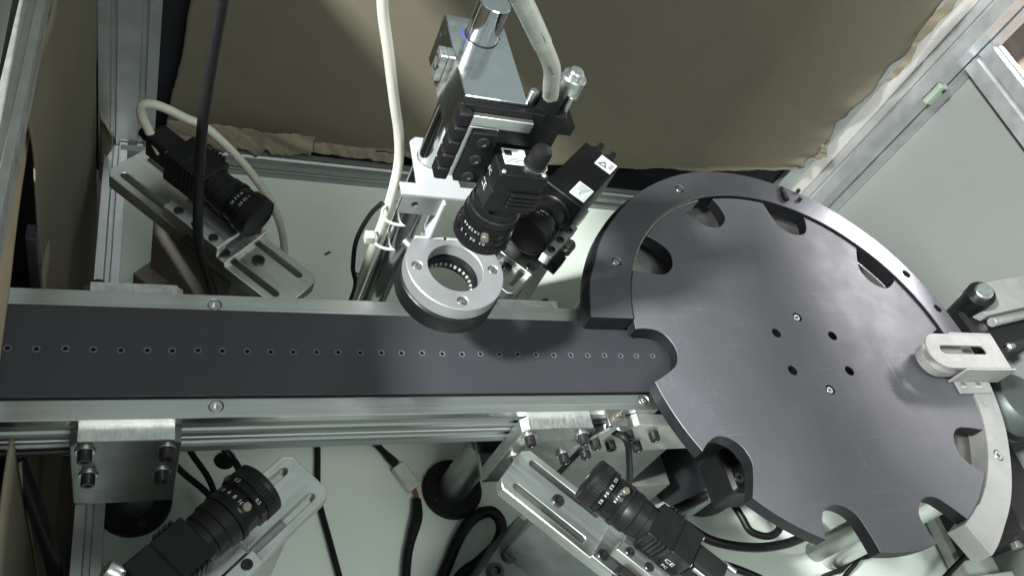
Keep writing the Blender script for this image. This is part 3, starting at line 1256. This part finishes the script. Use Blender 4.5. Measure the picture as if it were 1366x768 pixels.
# in the camera's own frame: +X down, +Z east (world +x), +Y world +y
cam_body(TC, 30, 14.5, True)
lens(TC, 4, 32, 17.5, 16, False, (('0.3   0.5   1   2', .70, -2.4, 3.0), ('1.4 2.8 4 8', .54, -2.2, 3.0)), knobs=((.5, -2.8),), xdir=1)
m_ = MB()
m_.box(-30.35, -30.05, -6, 6, -10, 4, 0.05)
lb = m_.build('label', 'label_paper', TC)
for k in range(4):
    m_ = MB()
    m_.box(-30.42, -30.36, -4.8 + k * 1.0, -4.3 + k * 1.0, -9, 2 - (k % 2) * 3, 0)
    m_.build('print_line', 'print_black', lb)
m_ = MB()
m_.box(-30.42, -30.36, 0.6, 4.8, -8.8, -4.2, 0)
m_.build('print_block', 'print_black', lb)
m_ = MB()
m_.lathe([(0, 0), (6.5, 0), (6.5, 2.4), (5.6, 2.8), (5.6, 7), (5.9, 7.4), (5.9, 11), (4.8, 13.5), (2.4, 14.8), (0, 15.0)], 28, axis_matrix((-30, -5, 8), (-1, 0, 0)))
m_.build('rubber_cap', 'rubber', TC)
m_ = MB()
m_.lathe([(6.1, .2), (7.2, .2), (7.2, 1.4), (6.1, 1.6)], 28, axis_matrix((-30, -5, 8), (-1, 0, 0)))
m_.build('socket_ring', 'steel', TC)
# big plug with thumbscrews behind the camera (towards the post)
m_ = MB()
m_.prism([[(-11, -6.5), (11, -6.5), (13, 0), (11, 6.5), (-11, 6.5), (-13, 0)]], 0, 26, 0.8, Matrix.Translation((-30, 14.5, 9)) @ Matrix(((0, 0, -1, 0), (0, 1, 0, 0), (1, 0, 0, 0), (0, 0, 0, 1))))
pl = m_.build('plug', 'rubber', TC)
m_ = MB()
m_.lathe([(0, 0), (7.2, 0), (6.6, 4), (6.9, 5), (6.2, 9), (0, 9)], 24, axis_matrix((-56, 14.5, 9), (-1, 0, 0)))
m_.build('strain_relief', 'rubber', pl)
for s in (-1, 1):
    m_ = MB()
    m_.cyl((-48, 14.5, 9 + s * 11), (-1, 0, 0), 2.3, 18, 16, 0.4)
    m_.build('thumb_screw', 'steel', pl)
marking(TC, 'CE', 7, frame_m((-10, -2, -14.6), (0, -1, 0), (-1, 0, 0)))
marking(TC, 'FC', 5, frame_m((-20, -2, -14.6), (0, -1, 0), (-1, 0, 0)))

# white bracket
t = thing('light_bracket', 'white painted bracket on the post holding the ring light', 'bracket', (PX, PY, 118))
m_ = MB()
m_.prism([[(-24, -33), (58, -33), (58, -23), (16, -23), (13, 13), (8, 18), (-8, 18), (-12, 14), (-13, -23), (-24, -23)], circle(0, 0, 9.4, 28)], -2.5, 0, 0.4)
m_.build('top_plate', 'white_paint', t)
for x0, x1, xs in ((-23, 4, 4), (26, 54, 26)):
    m_ = MB()
    m_.prism([rrect(x0, x1, -18, -2.6, 1.5), circle((x0 + x1) / 2 - 4, -9, 2.2, 16)], 31.2, 33, 0.2, AX_Y)
    m_.build('tab', 'plate_grey', t)
    m_ = MB()
    m_.box(xs - 1, xs + 1, -36.8, -23, -40, -2.6, 0.4)
    m_.build('leg', 'white_paint', t)
    m_ = MB()
    m_.box(xs - 10, xs + 10, -36.8, -34.9, -46, -36, 0.4)
    m_.build('foot', 'white_paint', t)

# ring light
RX, RY = 186.8, 14.5
t = thing('ring_light', 'aluminium ring light with black underside hanging over the belt', 'ring light', (RX, RY, 56))
flat = 22.5
outl = []
for i in range(72):
    a = 2 * PI * i / 72
    r = 33
    x, y = r * math.cos(a), r * math.sin(a)
    outl.append((x, min(y, flat)))
hl = [circle(26 * math.cos(a), 26 * math.sin(a), 3.4, 18) for a in (PI, 4.71, 0.0)]
m_ = MB()
m_.prism([outl, circle(0, 0, 18.6, 56)] + hl, 15, 26, 0.5)
m_.build('housing', 'satin_alu', t)
for a in (PI, 4.71, 0.0):
    screw(t, (26 * math.cos(a), 26 * math.sin(a), 25.6), (0, 0, 1), 3.0)
m_ = MB()
m_.lathe([(19.5, 0), (33.6, 0), (34.2, 1), (34.2, 14), (33.2, 14.9), (17.5, 14.9), (16.5, 13), (19, 2), (19.5, 0)], 64)
m_.build('diffuser_housing', 'black_anod', t)
ledm = MB().lathe([(0, 0), (1.2, 0), (1.2, 1.2), (0.7, 2.0), (0, 2.2)], 10).mesh('led', 'led')
for i in range(30):
    a = 2 * PI * i / 30
    obj('led', ledm, t, (17.6 * math.cos(a), 17.6 * math.sin(a), 7.5), dirq((-math.cos(a), -math.sin(a), -.6)))
m_ = MB()
m_.cyl((-16, 22, 20), (0, 1, 0), 3.6, 8, 18, 0.5)
m_.build('cable_gland', 'steel', t)
m_ = MB()
m_.cyl((-26, 19, 21), (-1, 1, 0.2), 4, 6, 18, 0.5)
m_.build('thumb_nut', 'steel', t)

# ================================================================== DISC AND GUIDE RINGS
DX, DY, DZ = 532.4, -3.8, 16.0
disc = thing('indexing_disc', 'large dark grey notched disc with ten pockets at the belt end', 'disc', (DX, DY, DZ - 12))
pk = [(174, .2), (170, -.2), (165, -.5), (158, -.6), (153, -.3), (149, .5), (145.5, 2.0), (143, 3.8), (142, 5.2), (141.8, 6.6), (142.3, 8.2), (144, 10), (146.5, 11.4),
      (150, 12.5), (155, 13.4), (160, 14.2), (167, 15.1), (174, 15.8)]
outl = []
for k in range(10):
    s0 = 29.6 + 36 * k
    outl += [(r * math.cos(math.radians(s0 + d_)), r * math.sin(math.radians(s0 + d_))) for r, d_ in pk]
    for q in range(1, 9):
        a = math.radians(s0 + 15.8 + (36 - 15.6) * q / 9)
        outl.append((174 * math.cos(a), 174 * math.sin(a)))
hx = [(36.4 * math.cos(math.radians(a)), 36.4 * math.sin(math.radians(a))) for a in (88.5, 29, 330, 269.5, 209.5, 148.5)]
mb = MB()
mb.prism([outl] + [circle(x, y, 4.5, 24) for x, y in hx], 0, 12, 0.35)
mb.build('plate', 'disc_anod', disc, edge='edge_black')
for i in (0, 3):
    screw(disc, (hx[i][0], hx[i][1], 11.2), (0, 0, 1), 3.3)
m_ = MB()
m_.lathe([(0, -70), (48, -70), (48, -0.1), (0, -0.1)], 48)
m_.build('hub', 'black_plate', disc)
t = thing('disc_motor', 'dark cylindrical motor housing below the notched disc', 'motor', (DX, DY, ZT))
m_ = MB()
m_.lathe([(0, 0), (60, 0), (62, 2), (62, 126), (58, 130), (0, 130)], 48)
m_.build('housing', 'black_plate', t)


def arc_outline(r_in, r_out, a0, a1, n=80, end0=None, end1=None):
    o_ = []
    for i in range(n + 1):
        a = a0 + (a1 - a0) * i / n
        o_.append((r_out(a) * math.cos(math.radians(a)), r_out(a) * math.sin(math.radians(a))))
    for i in range(n + 1):
        a = a1 + (a0 - a1) * i / n
        o_.append((r_in(a) * math.cos(math.radians(a)), r_in(a) * math.sin(math.radians(a))))
    return o_


def rout(a):
    pts = [(-66, 203), (-52, 200), (-32, 199), (-19, 200.5), (6, 201.5), (26, 202), (40, 203), (68, 204.5), (101, 206.5), (116, 205.5), (135, 205.5), (154, 208.5), (166, 212.5), (174, 213.5)]
    for (a0, r0), (a1, r1) in zip(pts, pts[1:]):
        if a <= a1:
            u = (a - a0) / (a1 - a0)
            u = u * u * (3 - 2 * u)
            return r0 + (r1 - r0) * u
    return pts[-1][1]


guide = thing('guide_ring', 'dark anodised curved guide plate around the back of the disc', 'guide ring', (DX, DY, 1))
hs = [(190.6, 112.4), (190.4, 153.9), (192.8, 28.7), (192.8, 15.5)]
hp = [(r * math.cos(math.radians(a)), r * math.sin(math.radians(a))) for r, a in hs]
mb = MB()
o_ = []
for i in range(91):
    a = 5.5 + (172.6 - 5.5) * i / 90
    o_.append((rout(a) * math.cos(math.radians(a)), rout(a) * math.sin(math.radians(a))))
for i in range(91):
    a = 171.05 + (5.5 - 171.05) * i / 90
    o_.append((175.6 * math.cos(math.radians(a)), 175.6 * math.sin(math.radians(a))))
# straight end over the belt
mb.prism([o_] + [circle(x, y, 4.3, 20) for x, y in hp], 1.5, 17.5, 0.45)
mb.build('plate', 'ring_anod', guide, edge='edge_black')
for i in (0, 1):
    screw(guide, (hp[i][0], hp[i][1], 16.9), (0, 0, 1), 3.4)

g2 = thing('guide_ring', 'bare aluminium curved guide plate at the right edge of the disc', 'guide ring', (DX, DY, 1))
mb = MB()
scr2 = (186.5 * math.cos(math.radians(-33.5)), 186.5 * math.sin(math.radians(-33.5)))
sm2 = (183 * math.cos(math.radians(-17)), 183 * math.sin(math.radians(-17)))
o_ = arc_outline(lambda a: 175.4 if a > -56 else 171.0 + 3.2, rout, -65.5, 4.8, 60)
mb.prism([o_, circle(*scr2, 5.2, 24), circle(*sm2, 1.6, 12)], -3, 16.5, 0.45)
mb.build('plate', 'cast_alu', g2)
screw(g2, (scr2[0], scr2[1], 16.0), (0, 0, 1), 4.2)

# base plate under the rings
base = thing('annular_plate', 'bare aluminium base plate below the guide rings', 'base plate', (DX, DY, -10))
mb = MB()
mb.prism([arc_outline(lambda a: 132, lambda a: 196 if a > 20 else 190, -44, 166, 100)], -14, 4, 0.4)
mb.build('plate', 'dull_alu', base)
mb = MB()
mb.prism([arc_outline(lambda a: 176.5, lambda a: 210, 120, 170.5, 40)], 4.2, 12.4, 0.3)
mb.build('spacer', 'black_plate', base)
for a in (-40, 30, 95, 150):
    m_ = MB()
    x, y = 178 * math.cos(math.radians(a)), 178 * math.sin(math.radians(a))
    m_.lathe([(0, ZT + 10), (14, ZT + 10), (14, -14.1), (0, -14.1)], 28, Matrix.Translation((x, y, 0)))
    m_.build('leg', 'steel', base)
# post below the disc
t = thing('support_post', 'grey cylinder standing on the table under the disc', 'post', (652, -112, ZT), 0)
MB().lathe([(0, 0), (9.5, 0), (10.5, 1), (10.5, 203.5), (0, 203.5)], 32).build('rod', 'plate_grey', t)

m_ = MB()
m_.prism([arc_outline(lambda a: 174.4, lambda a: 175.5, 108, 150, 40)], 0, 15, 0.1)
m_.build('wear_strip', 'dull_alu', guide)
# small sensor fittings on the ring
t = thing('sensor_fitting', 'small dark fitting with stubs on the back of the guide ring', 'sensor', (596, 178, 18.5))
m_ = MB()
m_.box(-12, -7, -7, 4, 0, 4, 0.5)
m_.build('clip', 'black_anod', t)
for x, y in ((13, 8), (9, -4), (-9, 8)):
    m_ = MB()
    m_.cyl((x, y, 0), (0.2, 0.3, 1), 2.0, 4, 12, 0.3)
    m_.build('stub', 'black_bolt', t)

# sheet bracket over the disc at the right
t = thing('sensor_bracket', 'bent sheet bracket with a long slot over the right rim of the disc', 'bracket', (690, -15, 17.5), math.radians(0))


def dshape(x0, x1, y0, y1):
    r = (y1 - y0) / 2
    cy = (y0 + y1) / 2
    pts = [(x1, y0), (x1, y1)]
    for i in range(13):
        a = PI / 2 + PI * i / 12
        pts.append((x0 + r + r * math.cos(a), cy + r * math.sin(a)))
    return pts


m_ = MB()
m_.prism([dshape(-50, 46, -18, 18), slot(-4, 1, 60, 4.5)], 21, 23, 0.3)
m_.build('top_plate', 'cast_alu', t)
m_ = MB()
m_.prism([dshape(-44, 10, -16, 16)], 3.2, 12, 0.3)
m_.build('lower_shoe', 'cast_alu', t)
m_ = MB()
m_.box(-14, 52, -20, -18.1, 0, 22.8, 0.3)
m_.build('side_flange', 'cast_alu', t)
m_ = MB()
m_.box(-8, 34, -32, -20.2, 0.05, 2, 0.3)
f_ = m_.build('foot_flange', 'cast_alu', t)
for x in (0, 20):
    m_ = MB()
    m_.lathe([(0, 0), (3.4, 0), (3.2, 1.2), (2.2, 2), (0, 2.2)], 16, Matrix.Translation((x, -24.5, 2)))
    m_.build('screw', 'steel', f_)
m_ = MB()
m_.box(-10, 46, 18.1, 20, 3.2, 22.8, 0.3)
m_.build('side_flange', 'cast_alu', t)
m_ = MB()
m_.box(8, 34, -15, 15, 0.3, 3, 0.3)
m_.build('base_flange', 'cast_alu', t)

# right-hand black actuator
t = thing('actuator', 'black cylinder with silver cap in a grey clamp at the right edge', 'actuator', (770, 57, ZT), math.radians(11))
Z0 = -ZT
BA = axis_matrix((34, 0, Z0 - 44), (-0.42, 0, 1))
m_ = MB()
m_.lathe([(0, 0), (13, 0), (13, 72), (14, 73), (14, 84), (13, 85), (0, 85)], 40, BA)
m_.build('barrel', 'black_anod', t)
m_ = MB()
m_.lathe([(0, 85), (9, 85), (9, 90), (8, 91), (0, 91)], 12, BA)
m_.build('cap', 'milled', t)
m_ = MB()
m_.lathe([(0, 0), (26, 0), (28, 2), (28, Z0 - 70.1), (0, Z0 - 70.1)], 36, Matrix.Translation((56, -20, 0)))
m_.build('pedestal', 'black_plate', t)
m_ = MB()
m_.prism([[(130, -18), (130, 18), (12, 18), (6, 13), (6, -13), (12, -18)]], Z0 + 8, Z0 + 20, 0.6)
m_.build('clamp', 'cast_alu', t)
m_ = MB()
m_.box(-4, 120, -46, 4, Z0 - 70, Z0 + 7.6, 4, 8)
bd = m_.build('gear_housing', 'black_anod', t)
m_ = MB()
m_.cyl((20, -24, Z0 + 13), (1, 0, 0), 5, 80, 20, 0.5)
m_.build('rod', 'dull_alu', t)
for x, z in ((50, Z0 - 4), (46, Z0 - 34)):
    m_ = MB()
    m_.cyl((x, -46, z), (0, -1, 0), 5.5, 5, 18, 0.6)
    m_.build('bolt', 'steel', bd)
m_ = MB()
m_.lathe([(0, 0), (30, 0), (32, 2), (32, 30), (28, 36), (0, 38)], 40, axis_matrix((30, -100, Z0 - 50), (0, 0, 1)))
m_.build('pulley_cover', 'block_grey', t)
m_ = MB()
m_.lathe([(32.2, 8), (34, 8.5), (34, 14), (32.2, 14.5)], 40, axis_matrix((30, -100, Z0 - 50), (0, 0, 1)))
m_.build('belt_band', 'black_anod', t)

t = thing('drive_cabinet', 'dark machine housing in shadow to the right of the disc', 'cabinet', (880, -20, ZT))
m_ = MB()
m_.box(-28, 80, -120, 90, 0, 90, 2, 6)
m_.build('housing', 'dark_equipment', t)
m_ = MB()
m_.cyl((-10, -120.1, 60), (0, -1, 0), 6, 8, 20, 0.8)
m_.build('knob', 'steel', t)
mb = MB()
mb.box(835, 1200, -420, -160, ZT + 0.5, ZT + 14, 0.5)
tag(mb.build('front_panel', 'table_paint'), 'pale green panel corner at the bottom right', 'panel')

# black device and cables below the left of the disc
t = thing('valve_unit', 'black valve unit seen in the front left pocket of the disc', 'valve', (468, -76, ZT))
m_ = MB()
m_.box(-14, 22, -22, 18, 112, 150, 3, 5)
b_ = m_.build('body', 'black_anod', t)
m_ = MB()
m_.box(8, 18, -2, 8, 0, 111.9, 1)
m_.build('stand', 'plate_grey', t)
for x, y in ((-6, -10), (2, 10)):
    m_ = MB()
    m_.lathe([(2, 0), (4.2, 0), (4.2, .8), (2, 1)], 18, Matrix.Translation((x, y, 150)))
    m_.build('port', 'steel', b_)
m_ = MB()
m_.box(2, 12, 4, 14, 150.1, 150.5, 0.1)
m_.build('sticker', 'label_paper', b_)

# ================================================================== CABLES
def cable(pts, r, material, label, name='cable', seg=7):
    m_ = MB()
    m_.tube(pts, r, 12, seg)
    return tag(m_.build(name, material), label, 'cable')


zt = ZT + 4
cable([(12, 158, 10), (4, 168, 20), (-2, 171, 34), (0, 172, 42), (10, 171, 43), (26, 170, 36), (44, 170, 26), (74, 170, -9), (99, 170, -50), (114, 171, -93), (119, 172, -130), (118, 178, -180), (112, 190, -196)],
      3.3, 'cable_white', 'white cable looping up from the upper left camera to the table')
cable([(36, 82, 280), (33.3, 80, 205), (31.8, 80, 166), (30.9, 80, 116), (32.9, 80, 64), (38.1, 80, 4), (52, 80, -50), (64, 86, -120), (80, 96, -195)], 3.2, 'cable_black',
      'black cable hanging in front of the upper left camera')
cable([(108, 96, 260), (115, 94, 215), (128, 94, 178), (141, 94, 142), (150, 94, 118), (156, 92, 95), (157.5, 87, 70), (158, 85, 40), (158, 85, 5), (158, 85, -46), (158, 90, -120), (150, 100, -196)], 3.3, 'cable_white',
      'white cable running down along the chrome post')
cable([(198.5, 26, 212), (196.5, 25, 222), (190, 19, 234), (182, 12, 249), (168, 6, 266), (152, 0, 284), (132, -8, 306)], 4.4, 'cable_white', 'thick white printed cable plugged into the top camera')
cable([(152, 84, 60), (148, 88, 40), (146, 90, 10), (150, 88, -20), (156, 84, -46), (156, 90, -140), (150, 110, -196)], 1.8, 'cable_black', 'thin black wire beside the chrome post')
for z in (60, 33):
    t = thing('zip_tie', 'white zip tie round the post and cable, ' + ('upper' if z > 50 else 'lower') + ' one', 'zip tie', (PX - 3, PY + 2, z))
    m_ = MB()
    pts = []
    for i in range(20):
        a = 2 * PI * i / 20
        pts.append((13.2 * math.cos(a) - 1, 10.4 * math.sin(a), 2.0 * math.cos(a)))
    m_.tube(pts, 1.1, 8, 2, True)
    m_.build('band', 'zip_tie', t)
    if z < 50:
        m_ = MB()
        m_.box(-21, -14, -5, 2, -3, 5, 0.8)
        m_.build('head', 'zip_tie', t)

# printed text on the thick cable
def cable_print(s, p, d, r, size):
    d = Vector(d).normalized()
    view = (Vector((0, -296, 480)) - Vector(p)).normalized()
    zax = (view - d * view.dot(d)).normalized()
    yax = zax.cross(d)
    o_ = obj('marking', text_mesh(s, size, 'print_black'))
    m = Matrix.Identity(4)
    for i in range(3):
        m[i][0], m[i][1], m[i][2] = d[i], yax[i], zax[i]
    m.translation = (Vector(p) + zax * (r + .05)) * S
    o_.matrix_world = m
    return o_


cab = [o for o in COL.objects if o.get('label', '').startswith('thick white printed')][0]
for s, p, d in (('N2210740', (160.5, 3.3, 275), (-18, -6, 18)), ('AWM', (177, 8, 254), (-12, -4, 15)), ('CABLE', (188, 15.2, 233), (-4, -3, 10))):
    o_ = cable_print(s, p, d, 4.4, 3.2)
    mw = o_.matrix_world.copy()
    o_.parent = cab
    o_.matrix_local = mw
m_ = MB()
m_.tube([(168, 6, 266), (160, 3.3, 275), (152, 0, 284), (142, -4, 295)], 4.75, 14, 5)
m_.build('heat_shrink', 'clear_plastic', cab)

cable([(150, 40, zt), (150.6, 20, zt), (148, -21, zt), (154, -60, zt), (160, -95, zt), (168, -150, zt)], 2.6, 'cable_black', 'black cable lying on the table in front of the belt, left of the connector')
t = thing('cable', 'black cable with clear connector lying left of the round foot', 'cable', (222, -10, ZT))
m_ = MB()
m_.M = Matrix.Translation((-222, 10, 0))
m_.tube([(190, 45, 4), (206.8, 20, 4.5), (219, 4, 5)], lambda u: 3.4 + .6 * math.sin(u * 9), 10)
m_.build('wire', 'cable_black', t)
m_ = MB()
m_.M = Matrix.Translation((-222, 10, 0))
m_.box(-13, 13, -6, 6, 0.5, 10, 1.0, 1, Matrix.Translation((226, -9, 0)) @ Matrix.Rotation(math.radians(-60), 4, 'Z'))
m_.build('connector', 'clear_plastic', t)
m_ = MB()
m_.M = Matrix.Translation((-222, 10, 0))
m_.tube([(232, -20, 5), (233.5, -26, 5), (233, -32, 5)], 2.0, 10)
m_.build('bare_wire', 'copper_red', t)
m_ = MB()
m_.M = Matrix.Translation((-222, 10, 0))
m_.tube([(233, -30, 5), (230.6, -46, 5.5), (224, -62, 5.5), (218, -78, 5), (213, -100, 5), (205, -150, 5)], lambda u: 4.0 + 1.2 * math.sin(min(1, u * 2.2) * PI), 12)
m_.build('sleeve', 'cable_black', t)
cable([(205, -160, zt + 2), (245, -99, zt + 2), (264, -69, zt + 4), (280, -53, zt + 8), (296, -50, zt + 12), (304, -62, zt + 10), (298, -77, zt + 4), (280, -90, zt + 2), (256, -106, zt + 1), (225, -165, zt + 1)], 5.2, 'cable_black',
      'thick black cable loop on the table at the bottom centre')
cable([(20, 20, -90), (36, -3, -95), (52, -8, -100), (66, -16, -115), (76, -34, -120), (72, -60, -150), (60, -70, -196)], 2.6, 'cable_black', 'black cable arching from the left bracket to the lower left camera')
cable([(30, -5, -150), (39, -16, -150), (55, -31, -152), (63, -40, -160), (70, -52, -196)], 2.4, 'cable_black', 'lower of the short black cables behind the lower left camera')
cable([(40, 10, -150), (45.6, -2, -150), (57, -22, -150), (65, -42, -160), (74, -50, -196)], 2.4, 'cable_black', 'upper of the short black cables behind the lower left camera')
cable([(-170, -51.5, -30), (-100, -51.5, -31), (-60, -51, -33), (-20, -50, -34)], 2.2, 'cable_black', 'black cable tucked along the slot of the front beam')
cable([(-62, -40, -60), (-50, -60, -120), (-44, -70, -180), (-40, -90, -260)], 5, 'cable_black', 'thick dark cable hanging at the lower left corner')
# fibre sensor
t = thing('fibre_sensor', 'small metal sensor tip on a bracket with black fibre lead by the belt end', 'sensor', (330, -50, -8))
m_ = MB()
m_.prism([rrect(-8, 8, -9, 4, 1), circle(0, -2, 2.4, 14)], 4, 6, 0.2)
m_.build('tab', 'plate_grey', t)
m_ = MB()
m_.prism([[(-9, 5.9), (-3, 5.9), (-8, -26), (-24, -26)]], 10, 12, 0.2, AX_Y)
m_.build('leg', 'plate_grey', t)
m_ = MB()
m_.lathe([(0, -8), (2.2, -8), (2.2, 4), (4, 4.2), (4, 7.5), (2.3, 7.7), (2.2, 12), (1.2, 12.4), (1.1, 16), (0, 16.4)], 12, Matrix.Translation((0, -2, 0)))
m_.build('tip', 'bronze', t)
m_ = MB()
m_.tube([(0, -2, -7), (0.5, -6, -8), (4, -16, 1), (9, -21, -4), (15, -25, -16), (26, -29, -38), (34, -30, -58), (44, -32, -110), (60, -30, -188)], 2.6, 12)
m_.build('lead', 'cable_black', t)
bolt(t, (-12, -12, -14), (0, -1, 0), 4.0, 6)
bolt(t, (-13, -12, -30), (0, -1, 0), 4.0, 6)

for pts, r, m, lab in (
        ([(420, -98, -128), (438, -91, -122), (469, -114, -120), (514, -124, -120), (560, -121, -122), (600, -105, -140), (640, -60, -190)], 4.2, 'cable_black', 'black cable sagging below the front of the disc'),
        ([(425, -85, -130), (440, -84, -122), (470, -76, -118), (497, -66, -116), (538, -54, -120), (545, -50, -190)], 4.6, 'cable_black', 'thick black cable passing behind the valve unit'),
        ([(430, -100, -140), (457, -122, -132), (497, -143, -125), (540, -165, -130), (600, -190, -150)], 3.6, 'cable_black', 'black hose running to the lower right below the disc'),
        ([(432, -104, -142), (450, -122, -140), (470, -134, -136), (480, -136, -140)], 2.6, 'cable_blue', 'short blue hose below the disc'),
        ([(505, -80, -120), (510, -96, -120), (514, -109, -120), (531, -115, -120), (547, -109, -120), (552, -95, -122)], 3.4, 'cable_black', 'curled black hose end hanging below the disc'),
        ([(620, -150, zt), (644, -139, zt + 2), (670, -134, zt + 4), (692, -126, zt + 4), (727, -121, zt + 4), (770, -90, zt)], 2.4, 'cable_black', 'thin black cable on the table below the disc pockets'),
        ([(650, -160, zt), (672, -142, zt + 1), (690, -130, zt + 8), (706, -119, zt + 4), (720, -90, zt)], 2.4, 'cable_black', 'crossing thin black cable on the table below the disc'),
        ([(770, -170, zt + 10), (800, -154, zt + 20), (826, -142, zt + 24), (843, -135, zt + 20), (860, -120, zt + 60)], 3.0, 'cable_black', 'black cable crossing the narrow bar at the lower right')):
    cable(pts, r, m, lab)

# crumbs on the table
for i, (x, y, a) in enumerate(((179, 243, 0.6), (206.5, 219, -0.3), (209, 205, 1.2))):
    m_ = MB()
    m_.box(-3.5 + i, 3.5 - i, -.9, .9, 0.1, 1.4, 0.2)
    o = m_.build('black_chip', 'rubber')
    o.location = Vector((x, y, ZT)) * S
    o.rotation_euler = (0, 0, a)
    tag(o, ('larger black chip on the table behind the belt', 'small black chip near the larger one on the table', 'tiny black chip closest to the chrome post on the table')[i], 'chip')
